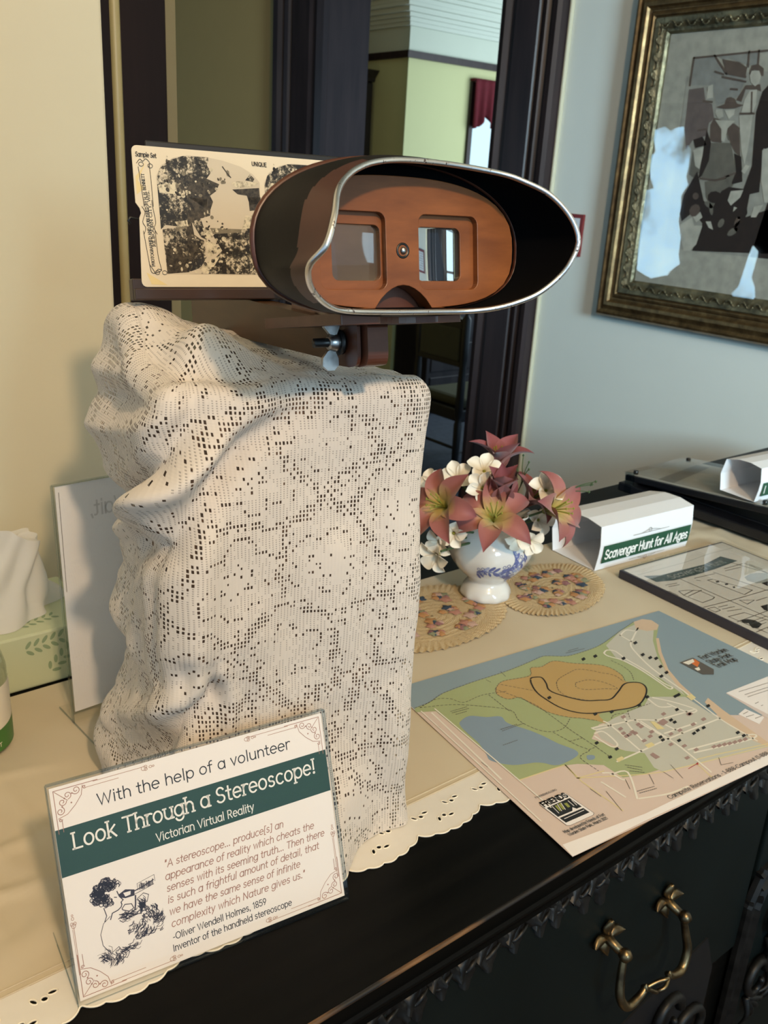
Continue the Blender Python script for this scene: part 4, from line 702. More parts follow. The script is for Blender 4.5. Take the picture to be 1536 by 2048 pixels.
for cx, cy in ((0.0055, 0.0775), (0.0115, 0.0768), (0.0110, 0.0093), (0.0160, 0.0093)): sh.line(ell(cx, cy, 0.0016, 0.0013) + [ell(cx, cy, 0.0016, 0.0013)[0]], 0.0003, 6)
o = m.build('stereograph_card', ['card_cream', 'photo_sky', 'photo_foliage', 'photo_rock', 'photo_light', 'photo_mid', 'ink', 'ink', 'card_worn'], fix=False)
tag(o, 'sepia twin-photo stereograph card standing in the stereoscope holder', 'stereo card')
# ------------------------------------------------------------------ lace-covered block
flat('brown_board', (0.13, 0.065, 0.03), 0.8, 0.25, 20)
t = NT('lace')
uvn = t.n('UVMap'); sp = t.n('SeparateXYZ', ins={0: uvn.outputs[0]}); U_, V_ = sp.outputs[0], sp.outputs[1]
CW, CH = 0.0024, 0.0029
wob = t.noise(60, 2, uvn.outputs[0], 0.5, 0)
gx = t.m_('DIVIDE', t.m_('ADD', U_, t.m_('MULTIPLY', t.m_('SUBTRACT', wob, 0.5), 0.0012)), CW); gy = t.m_('DIVIDE', V_, CH)
ix, iy = t.m_('FLOOR', gx), t.m_('FLOOR', gy); fx, fy = t.m_('SUBTRACT', gx, ix), t.m_('SUBTRACT', gy, iy)
cc = t.n('CombineXYZ', ins={0: t.m_('MULTIPLY', ix, CW), 1: t.m_('MULTIPLY', iy, CH)}).outputs[0]
wn_ = t.n('TexNoise', ins={'Scale': 14.0, 'Detail': 2.0}); t.link(cc, wn_.inputs[0])
wv = t.n('VectorMath', operation='MULTIPLY_ADD', ins={0: wn_.outputs[1], 1: (0.035, 0.035, 0), 2: cc})
vo = t.n('TexVoronoi', ins={'Scale': 17.0}); t.link(wv.outputs[0], vo.inputs[0])
d1 = vo.outputs['Distance']
# petals: angle round each flower centre
df = t.n('VectorMath', operation='SUBTRACT', ins={0: wv.outputs[0], 1: vo.outputs['Position']}) if False else None
pos = vo.outputs['Position']
sc = t.n('VectorMath', operation='SCALE', ins={0: wv.outputs[0], 3: 1.0})
dv = t.n('VectorMath', operation='SUBTRACT'); t.link(sc.outputs[0], dv.inputs[0]); t.link(pos, dv.inputs[1])
ds = t.n('SeparateXYZ', ins={0: dv.outputs[0]}); ang = t.m_('ARCTAN2', ds.outputs[1], ds.outputs[0])
pet = t.m_('MULTIPLY', t.m_('ABSOLUTE', t.m_('SINE', t.m_('MULTIPLY', ang, 3.0))), 0.13)
rr_ = t.m_('SUBTRACT', d1, pet)
ring = t.m_('ABSOLUTE', t.m_('SUBTRACT', t.m_('FRACT', t.m_('MULTIPLY', rr_, 4.2)), 0.5))
contour = t.m_('LESS_THAN', ring, 0.10)
vo2 = t.n('TexVoronoi', ins={'Scale': 17.0}, feature='DISTANCE_TO_EDGE'); t.link(wv.outputs[0], vo2.inputs[0])
net = t.m_('LESS_THAN', vo2.outputs[0], 0.05)
wh = t.n('TexWhiteNoise', noise_dimensions='2D'); t.link(cc, wh.inputs['Vector'])
keep = t.m_('GREATER_THAN', wh.outputs[0], 0.30)
open_ = t.m_('MULTIPLY', t.m_('MAXIMUM', contour, net), keep)
hx = t.m_('LESS_THAN', t.m_('ABSOLUTE', t.m_('SUBTRACT', fx, 0.5)), t.m_('ADD', 0.15, t.m_('MULTIPLY', wh.outputs[0], 0.15)))
hy = t.m_('LESS_THAN', t.m_('ABSOLUTE', t.m_('SUBTRACT', fy, 0.5)), t.m_('ADD', 0.17, t.m_('MULTIPLY', wh.outputs[0], 0.2)))
big = t.m_('MULTIPLY', t.m_('MULTIPLY', hx, hy), open_)
sx = t.m_('LESS_THAN', t.m_('ABSOLUTE', t.m_('SUBTRACT', fx, 0.5)), 0.19)
fy2 = t.m_('FRACT', t.m_('MULTIPLY', fy, 2.0)); sy = t.m_('LESS_THAN', t.m_('ABSOLUTE', t.m_('SUBTRACT', fy2, 0.5)), 0.25)
small = t.m_('MULTIPLY', t.m_('MULTIPLY', sx, sy), t.m_('GREATER_THAN', rr_, 0.20))
rib = t.m_('ABSOLUTE', t.m_('SUBTRACT', fx, 0.5))
h_ = t.m_('ADD', t.m_('MULTIPLY', rib, 1.0), t.m_('MULTIPLY', t.m_('ABSOLUTE', t.m_('SUBTRACT', fy2, 0.5)), 0.35))
t.set(rough=0.85, sheen=0.2)
t.set(col=t.mix(t.noise(5, 3, uvn.outputs[0]), (0.70, 0.62, 0.535), (0.78, 0.71, 0.64)))
t.bump(h_, 0.22, 0.0010)
hole = t.m_('MAXIMUM', t.m_('MULTIPLY', big, 0.96), t.m_('MULTIPLY', t.m_('MULTIPLY', small, t.m_('GREATER_THAN', wh.outputs[0], 0.18)), 0.42))
tr = t.n('BsdfTransparent'); tl = t.n('BsdfTranslucent', ins={0: (0.62, 0.56, 0.46, 1)})
m1 = t.n('MixShader', ins={0: 0.16}); t.link(t.b.outputs[0], m1.inputs[1]); t.link(tl.outputs[0], m1.inputs[2])
m2 = t.n('MixShader', ins={0: hole}); t.link(m1.outputs[0], m2.inputs[1]); t.link(tr.outputs[0], m2.inputs[2]); t.link(m2.outputs[0], t.out.inputs[0])

CB, CM, CA, CC_, CD = V(0.222, 0.478, 0), V(0.322, 0.4545, 0), V(0.402, 0.4300, 0), V(0.392, 0.632, 0), V(0.249, 0.632, 0)
def perimeter(n=360, soft=0.016):
    C = [CB, CM, CA, CC_, CD]; L_ = [(C[(i + 1) % 5] - C[i]).length for i in range(5)]; T = sum(L_)
    raw = []; M = 1440
    for k in range(M):
        d = T * k / M; i = 0
        while d > L_[i]: d -= L_[i]; i += 1
        raw.append(C[i].lerp(C[(i + 1) % 5], d / L_[i]))
    w_ = max(1, int(soft / T * M))
    for _ in range(2):
        acc = []
        for k in range(M):
            s_ = Vector((0, 0, 0))
            for j in range(-w_, w_ + 1): s_ += raw[(k + j) % M]
            acc.append(s_ / (2 * w_ + 1))
        raw = acc
    return [raw[int(k * M / n)] for k in range(n)], T
PER, PT = perimeter()
NP = len(PER); PC = V(0.307, 0.52, 0)
def nrm(k):
    d = PER[(k + 2) % NP] - PER[(k - 2) % NP]; return V(d.y, -d.x, 0).normalized()
PN = [nrm(k) for k in range(NP)]
PROF = [(0.90, 0.016), (0.93, 0.024), (0.955, 0.016), (0.98, 0.004), (1.005, -0.005), (1.022, -0.011), (1.05, 0.006), (1.075, 0.000), (1.09, -0.006), (1.105, -0.005), (1.120, -0.007), (1.142, -0.013), (1.165, 0.005), (1.20, 0.013), (1.235, 0.008), (1.262, 0.002), (1.30, 0.0)]
def interp(tab, z):
    for (a, p), (b, q) in zip(tab, tab[1:]):
        if z <= b:
            f = max(0, (z - a) / (b - a)); f = f * f * (3 - 2 * f); return p + (q - p) * f
    return tab[-1][1]
def sst(a, b, x): f = max(0, min(1, (x - a) / (b - a))); return f * f * (3 - 2 * f)
def ridge(s, z, p, q, amp, wd):
    px, pz = q[0] - p[0], q[1] - p[1]; L2 = px * px + pz * pz; f = ((s - p[0]) * px + (z - p[1]) * pz) / L2
    fc = max(0, min(1, f)); dx, dz = s - p[0] - px * fc, z - p[1] - pz * fc
    return amp * math.exp(-(dx * dx + dz * dz) / (wd * wd)) * (0.45 + 0.55 * math.sin(PI * (0.15 + 0.7 * fc)))
def disp(s, z):
    d = 0.0
    left = sst(0.0, 0.17, -s) * (1 - sst(0.30, 0.40, -s))
    d += left * interp(PROF, z)
    for pl, amp, wd in (([(0.080, 1.254), (0.040, 1.230), (0.008, 1.197), (-0.05, 1.162), (-0.125, 1.122)], 0.017, 0.0095), ([(0.095, 1.242), (0.048, 1.219), (0.022, 1.186), (0.004, 1.155), (-0.07, 1.128)], -0.015, 0.0105),
                        ([(0.062, 1.262), (0.022, 1.246), (-0.002, 1.208), (-0.05, 1.178), (-0.11, 1.150)], -0.013, 0.0085), ([(0.035, 1.268), (-0.03, 1.252), (-0.18, 1.236)], 0.005, 0.007), ([(0.03, 1.258), (-0.03, 1.238), (-0.18, 1.214)], -0.006, 0.007),
                        ([(0.01, 1.238), (-0.05, 1.215), (-0.18, 1.188)], 0.005, 0.007), ([(0.022, 1.185), (0.020, 1.12), (0.014, 1.05)], 0.008, 0.011), ([(-0.008, 1.15), (-0.014, 1.10), (-0.018, 1.06)], -0.008, 0.011), ([(-0.05, 1.13), (-0.075, 1.07), (-0.09, 1.0)], 0.006, 0.013),
                        ([(0.020, 1.060), (0.004, 1.044), (-0.05, 1.010), (-0.13, 0.965)], 0.011, 0.011), ([(0.030, 1.050), (0.016, 1.036), (-0.03, 0.990), (-0.10, 0.935)], -0.010, 0.010), ([(0.034, 1.066), (0.042, 1.040), (0.040, 1.01)], 0.006, 0.006), ([(0.026, 1.070), (0.030, 1.045)], -0.007, 0.005), ([(0.012, 1.075), (0.010, 1.055)], -0.006, 0.005)):
        best = 0.0; n_ = len(pl) - 1; tot = 0
        dm = 9.0; tm = 0.0
        for i_, (p, q) in enumerate(zip(pl, pl[1:])):
            px, pz = q[0] - p[0], q[1] - p[1]; f = max(0, min(1, ((s - p[0]) * px + (z - p[1]) * pz) / (px * px + pz * pz)))
            dd = math.hypot(s - p[0] - px * f, z - p[1] - pz * f)
            if dd < dm: dm, tm = dd, (i_ + f) / n_
        d += amp * math.exp(-(dm / wd) ** 2) * (0.3 + 0.7 * math.sin(PI * (0.12 + 0.76 * tm)))
    d += ridge(s, z, (0.145, 1.20), (0.138, 1.05), -0.003, 0.006) + ridge(s, z, (0.115, 1.14), (0.10, 0.98), 0.003, 0.012) + ridge(s, z, (0.06, 1.10), (0.075, 0.93), 0.003, 0.014)
    d -= 0.006 * sst(1.05, 1.25, z) * math.exp(-((s - 0.205) / 0.05) ** 2)
    d += 0.012 * sst(1.03, 1.09, z) * math.exp(-((s - 0.012) / 0.05) ** 2)
    d += 0.040 * math.exp(-((z - 0.895) / 0.060) ** 2) * math.exp(-((s - 0.110) / 0.024) ** 2)
    d += ridge(s, z, (0.16, 1.02), (0.185, 0.90), 0.004, 0.012) + ridge(s, z, (0.13, 0.95), (0.15, 0.90), 0.006, 0.012)
    d += 0.0035 * (noise.noise(V(s * 16, z * 14, 1.7))) + 0.0012 * noise.noise(V(s * 60, z * 40, 4.2))
    d += 0.006 * sst(0.93, 0.90, z) * (0.5 + noise.noise(V(s * 30, 0, 9)))
    return d
def ztop(x, y):
    z = 1.2520 + 0.030 * (y - 0.43)
    z += 0.029 * math.exp(-((x - 0.258) / 0.050) ** 2 - ((y - 0.592) / 0.045) ** 2)
    z += 0.025 * math.exp(-((x - 0.276) / 0.024) ** 2 - ((y - 0.518) / 0.026) ** 2) - 0.008 * math.exp(-((x - 0.250) / 0.02) ** 2 - ((y - 0.495) / 0.016) ** 2)
    z += 0.004 * noise.noise(V(x * 22, y * 22, 3)) + 0.0025 * noise.noise(V(x * 50, y * 50, 6))
    return z
def cloth(name, inset=0.0, NZ=120, NT_=46, detail=True):
    m = MB(); Z0 = 0.9016; uvs = []; R = 0.014; rows = []
    def s_of(k):
        s = PT * k / NP; return s if s < PT * 0.56 else s - PT
    zt = [ztop(PER[k].x, PER[k].y) for k in range(NP)]
    for j in range(NZ + 1):
        f = j / NZ; row = []
        for k in range(NP):
            z = Z0 + (zt[k] - R - Z0) * f; s = s_of(k); d = disp(s, z) if detail else 0
            d *= (1 - 0.35 * sst(0.9, 1, f)); q = PER[k] + PN[k] * (d - inset); row.append((V(q.x, q.y, z), (s, z)))
        rows.append(row)
    last = rows[-1]
    for j in range(1, 7):
        a = PI / 2 * j / 6; row = []
        for k in range(NP):
            p, (s, z) = last[k]; q = p - PN[k] * R * (1 - math.cos(a)); row.append((V(q.x, q.y, p.z + R * math.sin(a)), (s, z + R * a)))
        rows.append(row)
    edge = rows[-1]
    for j in range(1, NT_ + 1):
        f = j / NT_; row = []
        for k in range(NP):
            p, (s, z) = edge[k]; q = p.lerp(V(PC.x, PC.y, p.z), f); zz = ztop(q.x, q.y); b = sst(0, 0.25, f)
            row.append((V(q.x, q.y, (p.z * (1 - b) + zz * b) - inset), (p.x + 0.0 if False else q.x * 1.0 - 0.2, q.y - 0.43 + 1.27)))
        rows.append(row)
    vs = [r[0] for row in rows for r in row]; uv = [r[1] for row in rows for r in row]; fs = []
    for j in range(len(rows) - 1):
        for k in range(NP): fs.append((j * NP + k, j * NP + (k + 1) % NP, (j + 1) * NP + (k + 1) % NP, (j + 1) * NP + k))
    o = len(m.v); m.v += vs
    for f in fs:
        q = [uv[i] for i in f]; su = [a[0] for a in q]
        if max(su) - min(su) > 0.3: q = [(a[0] + (PT if a[0] < 0 else 0), a[1]) for a in q]
        m.uv[len(m.f)] = q; m.f.append(list(f)); m.m.append(0); m.sm.append(True)
    return m
o = cloth('lace_cloth').build('lace_cloth', 'lace', fix=False)
tag(o, 'cream floral lace cloth draped in folds over the tall block under the stereoscope', 'lace cloth')
m = MB(); q = [(p.x - PN[k].x * 0.012, p.y - PN[k].y * 0.012) for k, p in enumerate(PER)][::6]
m.prism(q, 0.9016, 1.2415, lambda a, b, d: V(a, b, d)); o = m.build('display_block', 'brown_board')
tag(o, 'tall brown block glimpsed through the holes of the lace cloth', 'block')

# ------------------------------------------------------------------ table runner with eyelet border
t = NT('runner_cotton'); n = t.noise(6, 3); mp = t.n('Mapping', ins={'Vector': t.coord(), 'Scale': (900, 900, 900)}); wv = t.n('TexWave', ins={'Scale': 0.35}); t.link(mp.outputs[0], wv.inputs[0])
t.set(col=t.ramp(n, [(0.3, (0.50, 0.42, 0.30)), (0.7, (0.57, 0.495, 0.37))]), rough=0.85); t.bump(t.noise(60, 5), 0.12, 0.001)
flat('eyelet_white', (0.68, 0.645, 0.59), 0.8, 0.04, 90, 0.15)
flat('eyelet_thread', (0.82, 0.76, 0.64), 0.75, 0.05, 200, 0.2)
RX0, RX1 = -0.30, 1.62
rl = thing('table_runner', 'cream cotton table runner with a white eyelet border along the sideboard front', 'table runner', (0.6, 0.6, 0.9))
def rz(x, y):
    z = 0.9008 + 0.0006 * noise.noise(V(x * 14, y * 14, 0))
    lw = sst(0.24, 0.10, x) * 0.9 + sst(0.98, 1.15, x) * 0.5
    a = noise.noise(V(x * 9 + y * 5, y * 17 - x * 6, 2.0)); b = noise.noise(V(x * 22, y * 9, 5))
    return z + lw * (0.0042 * max(0, 1 - abs(a) * 5) + 0.0022 * max(0, 1 - abs(b) * 4)) * sst(0.447, 0.49, y) * sst(0.777, 0.76, y)
m = MB().grid(lambda i, j: V(RX0 + (RX1 - RX0) * i, 0.447 + 0.330 * j, rz(RX0 + (RX1 - RX0) * i, 0.447 + 0.330 * j)), 420, 90)
m.grid(lambda i, j: V(RX0 + (RX1 - RX0) * i, 0.447, 0.9008 - 0.0006 * j), 40, 1); m.build('centre_cloth', 'runner_cotton', rl, fix=False)
m = MB()
for y in (0.4478, 0.4525): m.tube([(RX0 + (RX1 - RX0) * k / 120, y, 0.9010) for k in range(121)], 0.0006, 6)
m.build('hem', 'runner_cotton', rl)
# border: scalloped strip pierced by eyelet sprays
SCW = 0.066
def scal(x):
    u = (x / SCW) % 1.0; big_ = abs(math.sin(PI * u)) ** 0.7; sm_ = abs(math.sin(PI * u * 5)) ** 0.8
    return 0.4165 - 0.0095 * big_ - 0.0022 * sm_
loops = []; top = [(RX0, 0.4475), (RX1, 0.4475)]
N = 1100; low = [(RX1 - (RX1 - RX0) * k / N, scal(RX1 - (RX1 - RX0) * k / N)) for k in range(N + 1)]
loops.append(top[::-1] + [] if False else [(RX1, 0.4475), (RX0, 0.4475)] + low[::-1])
x = math.floor(RX0 / SCW) * SCW; HOLES = []
while x < RX1:
    for cx, cy, s_ in ((x + 0.016, 0.4345, 1), (x + 0.050, 0.4360, 1), (x + 0.033, 0.4195, -1)):
        for a, d_, rx, ry in ((200, 0.0062, 0.0026, 0.0012), (-10, 0.0060, 0.0027, 0.0013), (275, 0.0040, 0.0019, 0.0017)):
            th = math.radians(a if s_ > 0 else -a); hx_, hy_ = cx + d_ * math.cos(th), cy + d_ * 0.8 * math.sin(th)
            if RX0 + .01 < hx_ < RX1 - .01: HOLES.append((hx_, hy_, rx, ry, th * 0.6))
    x += SCW
for h in HOLES: loops.append(ell(*h[:4], h[4], 10))
brd = MB(); brd.add(*holed(loops, 0.0005, lambda a, b, c: V(a, b, c + 0.90045)), 0, False); bo = brd.build('eyelet_border', 'eyelet_white', rl)
m = MB()
for hx_, hy_, rx, ry, th in HOLES: m.tube([(a, b, 0.9008) for a, b in ell(hx_, hy_, rx + 0.0004, ry + 0.0004, th, 10)], 0.0005, 5, closed=True)
m.tube([(a, b + 0.0004, 0.9008) for a, b in low], 0.0007, 5); m.build('embroidery', 'eyelet_thread', bo)

# ------------------------------------------------------------------ acrylic sign in front
glassy('acrylic', (0.985, 0.985, 0.98), 0.9); glassy('acrylic_edge', (0.70, 0.76, 0.78), 1.0, 0.15)
flat('paper', (0.86, 0.80, 0.76), 0.45, 0.01, 20); flat('paper_white', (0.76, 0.75, 0.76), 0.5, 0.01, 20)
flat('green_ink', (0.013, 0.050, 0.028), 0.4, 0.05, 30); flat('rose_ink', (0.36, 0.17, 0.12), 0.5); flat('tan_ink', (0.45, 0.27, 0.20), 0.5); flat('white_ink', (0.86, 0.83, 0.78), 0.45)
flat('violet_ink', (0.03, 0.02, 0.035), 0.5); flat('dark_green_ink', (0.012, 0.07, 0.035), 0.45)
wu, up_, nn_ = V(0.9933, -0.1156, 0), V(0.0395, 0.3397, 0.9397), V(-0.1087, -0.9334, 0.3420)
SB = V(0.1318, 0.4166, 0.9014); sg = frame(SB, wu, up_, nn_); flatf = frame(SB, wu, V(0.1156, 0.9933, 0), V(0, 0, 1))
sgn = thing('stereoscope_sign', 'slanted clear acrylic sign with green banner reading Look Through a Stereoscope', 'sign', (0.22, 0.42, 0.9))
W_, H_ = 0.1835, 0.1335
m = MB()
for z0, z1 in ((0.0004, 0.0018), (-0.0026, -0.0012)): m.box((-0.001, -0.001, z0), (W_, H_, z1), fr=sg)
m.box((-0.001, 0.0005, 0), (W_, 0.062, 0.0018), fr=flatf)
m.build('acrylic_holder', 'acrylic', sgn)
m = MB()
for z0, z1 in ((0.0005, 0.0017), (-0.0025, -0.0013)):
    m.box((-0.0016, -0.001, z0), (-0.001, H_, z1), fr=sg); m.box((W_, -0.001, z0), (W_ + 0.0006, H_, z1), fr=sg)
m.box((-0.001, H_, -0.0026), (W_, H_ + 0.0007, 0.0018), fr=sg); m.box((-0.001, -0.0018, -0.0026), (W_, -0.001, 0.0018), fr=sg); m.box((-0.0016, 0.0005, 0.0002), (-0.001, 0.062, 0.0018), fr=flatf); m.box((W_, 0.0005, 0.0002), (W_ + .0006, 0.062, 0.0018), fr=flatf)
m.build('polished_edge', 'acrylic_edge', sgn)
m = MB(); m.box((0.0005, 0.0012, -0.0009), (0.1817, 0.1315, -0.0005), 0, fr=sg)
s = Sheet(m, frame(SB + nn_ * -0.0005, wu / 1000, up_ / 1000, nn_), 0.00005, 0.00003)
s.poly([(0.6, 77.2), (181.6, 76.9), (181.6, 105.8), (0.6, 106.1)], 1); s.up()
s.text('With the help of a volunteer', 26.9, 113.6, 155.7, 6.9, 0.75, 2)
s.text('Look Through a Stereoscope!', 9.4, 92.2, 172.1, 9.6, 1.15, 3, serif=True)
s.text('Victorian Virtual Reality', 58.6, 80.3, 124.6, 5.2, 0.62, 3)
for tx, x0, x1, y in (('"A stereoscope... produce[s] an', 61, 143.2, 62.8), ('appearance of reality which cheats the', 60.5, 165.2, 54.9), ('senses with its seeming truth... Then there', 60.4, 172.2, 47.4), ('is such a frightful amount of detail, that', 60, 166.9, 40.0), ('we have the same sense of infinite', 60, 151.4, 32.3), ('complexity which Nature gives us."', 60.2, 154, 24.4)):
    s.text(tx, x0, y, x1, 4.5, 0.52, 4, shear=0.18)
s.text('-Oliver Wendell Holmes, 1859', 60.1, 16.2, 124.2, 4.1, 0.5, 5); s.text('Inventor of the handheld stereoscope', 59.3, 9.0, 141.9, 4.1, 0.5, 5)
# border rules, corner scrolls and little finials
def scroll(cx, cy, sx, sy):
    T = lambda P: [(cx + sx * a, cy + sy * b) for a, b in P]
    def spi(ox, oy, r, a0, turns, dirn=1): return [(ox + r * (1 - .75 * k / 16) * math.cos(a0 + dirn * turns * 2 * PI * k / 16), oy + r * (1 - .75 * k / 16) * math.sin(a0 + dirn * turns * 2 * PI * k / 16)) for k in range(17)]
    for P in (spi(4.2, 14.5, 2.6, -1, 1.3), spi(14.5, 4.2, 2.6, 2.6, 1.3, -1), spi(6, 9.3, 2.4, 0, 1.2), spi(9.3, 6, 2.4, 1.5, 1.2, -1), spi(3.6, 19.5, 1.1, 0, 1.1), spi(19.5, 3.6, 1.1, 1, 1.1)): s.line(T(P), 0.42, 4)
    s.line(T([(2.5, 18.5), (8, 17.2), (13, 13), (17.2, 8), (18.5, 2.5)]), 0.35, 4); s.line(T([(2.2, 2.2), (5, 5), (9, 9)]), 0.35, 4); s.line(T([(1.6, 1.6), (1.6, 27.5)]), 0.4, 4); s.line(T([(1.6, 1.6), (27.5, 1.6)]), 0.4, 4); s.line(T([(4.4, 20), (4.4, 27)]), 0.35, 4); s.line(T([(20, 4.4), (40, 4.4)]), 0.35, 6)
    for P in ((5.5, 12), (12, 5.5), (7.4, 7.4), (11, 11)): s.poly([(cx + sx * (P[0] + a), cy + sy * (P[1] + b)) for a, b in ell(0, 0, .5, .5, 0, 8)], 4)
scroll(1.0, 131, 1, -1); scroll(181.2, 131, -1, -1); scroll(1.0, 1.6, 1, 1); scroll(181.2, 2.2, -1, 1)
for x0, x1, y in ((26, 56, 129), (126, 156, 129), (26, 58, 3.6), (124, 156, 4)): s.line([(x0, y), (x1, y)], 0.35, 6)
for x, y in ((57, 128), (126, 128), (58, 4.8), (124, 5)):
    for a, b, r in ((0, 0, 1.6), (1.2, .8, 1.0), (1.2, -.8, 1.0), (4.2, 0, .9), (6, 0, .6)): s.line([(x + p, y + q) for p, q in ell(a, b, r, r * .8, 0, 12) + [ell(a, b, r, r * .8, 0, 12)[0]]], 0.35, 6)
for x, y in ((3, 47), (179, 46)):
    s.line([(x, y - 30), (x, y)], 0.35, 6); s.line([(x - .8, y - 30), (x - .8, y - 2)], 0.3, 6)
    for a, b, r in ((0, 0, 1.5), (-.9, 1.2, 1), (.9, 1.2, 1), (0, 4.4, .9), (0, 6.4, .6)): s.line([(x + p, y + q) for p, q in ell(a, b, r * .8, r, 0, 12) + [ell(a, b, r * .8, r, 0, 12)[0]]], 0.35, 6)
# engraving of a person looking through a hand viewer
rd = random.Random(11)
for _ in range(300):
    a = rd.uniform(0.3, 5.0); r = rd.uniform(2, 8.4); cx, cy = 24 + r * math.cos(a) * 1.05, 60 + r * math.sin(a) * .95
    if cx > 30.5 and cy < 57: continue
    q = rd.uniform(0, 6.28); s.line([(cx + 1.3 * math.cos(q + k * .9), cy + 1.3 * math.sin(q + k * .9)) for k in range(4)], rd.uniform(.25, .6), 7)
s.line([(30.5, 58.5), (31.5, 55), (33.4, 52.2), (32, 51.2), (32.3, 49.6), (31.6, 48.2), (29.5, 47), (26, 46.4), (24.5, 43)], 0.6, 7); s.line([(21.5, 51), (22.5, 46), (21, 43)], .5, 7); s.line([(28.5, 55.5), (29.8, 55)], .5, 7)
s.poly([(31, 56.2), (35.5, 58), (41, 56), (40.5, 52.4), (35, 52.6), (32.5, 53.8)], 7); s.up(); s.poly([(34, 56.3), (38.6, 56), (38.2, 53.8), (35, 53.6)], 0); s.line([(40, 55), (46, 56), (53, 58)], 0.7, 7); s.line([(40, 53), (46, 54), (53, 55.4)], .35, 7)
for k in range(14): s.line([(44 + k * .65, 55 + rd.uniform(-.3, .5)), (44.2 + k * .65, 58.4 + rd.uniform(-1.2, .6))], rd.uniform(.25, .6), 7)
s.line([(43, 54.8), (43, 59), (54, 61), (54, 57)], .25, 7)
s.line([(41, 52), (40.4, 47), (39.6, 44)], .9, 7); s.line([(32, 47), (34, 49), (38, 48), (39, 45), (36, 44), (32.5, 46), (32, 47)], .5, 7); s.line([(42, 50), (46, 52), (49, 50), (47.5, 46), (43.5, 46), (42, 50)], .4, 7)
s.line([(24.5, 45), (20, 42), (17.5, 36), (18, 29), (21, 24), (25, 20)], .35, 7); s.line([(30, 44), (38, 41.5), (43, 40)], .5, 7)
def hatch(poly_c, n, wmax):
    for _ in range(n):
        cx, cy, rx, ry, an = rd.choice(poly_c); x, y = cx + rx * rd.uniform(-1, 1), cy + ry * rd.uniform(-1, 1); l = rd.uniform(.8, 3.2); q = an + rd.uniform(-.5, .5)
        s.line([(x, y), (x + l * math.cos(q), y + l * math.sin(q)), (x + l * 1.6 * math.cos(q + .4), y + l * 1.6 * math.sin(q + .4))], rd.uniform(.15, wmax), 7)
hatch([(33, 42, 5, 2, -.4), (38, 31, 5, 4, .5), (49, 37, 4, 4, 1.6), (46, 27, 9, 2, .2), (52, 33, 3, 3, .4), (44, 43, 2, 3, 1.2)], 260, .55)
hatch([(24, 16, 5, 2.2, .8), (31, 22, 6, 2, -.3), (20, 21, 3, 3, 2)], 110, .5)
s.line([(43, 41), (47, 41.5), (48.5, 38), (45.5, 36), (43.5, 38), (46, 39)], .5, 7); s.line([(20, 20), (25, 18), (29, 21), (27, 25), (23, 23), (20, 20)], .35, 7); s.line([(26, 19), (31, 16.5), (33, 19.5), (30, 23)], .35, 7)
m.build('printed_sheet', ['paper', 'green_ink', 'ink', 'white_ink', 'rose_ink', 'ink', 'tan_ink', 'violet_ink'], sgn, fix=False)

# ------------------------------------------------------------------ standing sign seen from behind
AB = V(0.2375, 0.7035, 0.9014); ta = math.radians(3.5)
au, av, an = V(0.998, 0.06, 0), V(0, math.sin(ta), math.cos(ta)), V(0.06, -math.cos(ta), math.sin(ta)); ac = frame(AB, au, av, an)
sg2 = thing('upright_sign', 'upright clear acrylic sign facing away, plain white back with faint reversed lettering', 'sign', (0.31, 0.70, 0.9))
m = MB(); m.box((-0.001, 0, 0.0004), (0.141, 0.2195, 0.0018), fr=ac).box((-0.001, 0, -0.0026), (0.141, 0.2195, -0.0012), fr=ac); fl2 = frame(AB, au, V(-0.06, 0.998, 0), V(0, 0, 1))
m.box((-0.001, -0.058, 0), (0.141, 0.03, 0.0016), fr=fl2); m.build('acrylic_holder', 'acrylic', sg2)
m = MB(); m.box((-0.0017, 0, -0.0026), (-0.001, 0.2195, 0.0018), fr=ac); m.box((-0.001, 0.2195, -0.0026), (0.141, 0.2202, 0.0018), fr=ac); m.box((-0.0017, -0.058, 0.0002), (-0.001, 0.03, 0.0016), fr=fl2); m.build('polished_edge', 'acrylic_edge', sg2)
m = MB(); m.box((0.0012, 0.010, -0.0009), (0.139, 0.2185, -0.0005), 0, fr=ac); s = Sheet(m, frame(AB + an * -0.0005, au, av, an), 0.00005)
flat('show_through', (0.58, 0.57, 0.575), 0.5); flat('crease_grey', (0.2, 0.19, 0.18), 0.6)
s.text('Wait,', 0.030, 0.1880, 0.066, 0.0130, 0.0017, 1, mirror=True)
s.line([(0.0042, 0.2130), (0.0035, 0.125)], 0.0006, 2); m.build('white_sheet', ['paper_white', 'show_through', 'crease_grey'], sg2, fix=False)
# ------------------------------------------------------------------ tissue box, tissue, bottle on the left
flat('box_mint', (0.50, 0.54, 0.36), 0.55, 0.05, 12); flat('leaf_print', (0.25, 0.33, 0.20), 0.55); flat('box_edge', (0.62, 0.63, 0.46), 0.55)
t = NT('tissue_paper'); t.set(col=(0.78, 0.76, 0.72), rough=0.9); t.bump(t.noise(40, 5), 0.25, 0.002)
tl = t.n('BsdfTranslucent', ins={0: (0.7, 0.68, 0.64, 1)}); mx = t.n('MixShader', ins={0: 0.35}); t.link(t.b.outputs[0], mx.inputs[1]); t.link(tl.outputs[0], mx.inputs[2]); t.link(mx.outputs[0], t.out.inputs[0])
m = MB().box((0.055, 0.782, 0.9002), (0.295, 0.897, 0.9565), 0)
fr_ = frame(V(0, 0.782, 0.9), V(1, 0, 0), V(0, 0, 1), V(0, -1, 0)); tp_ = frame(V(0, 0.782, 0.9565), V(1, 0, 0), V(0, 1, 0), V(0, 0, 1))
s1, s2 = Sheet(m, fr_, 0.0003), Sheet(m, tp_, 0.0003)
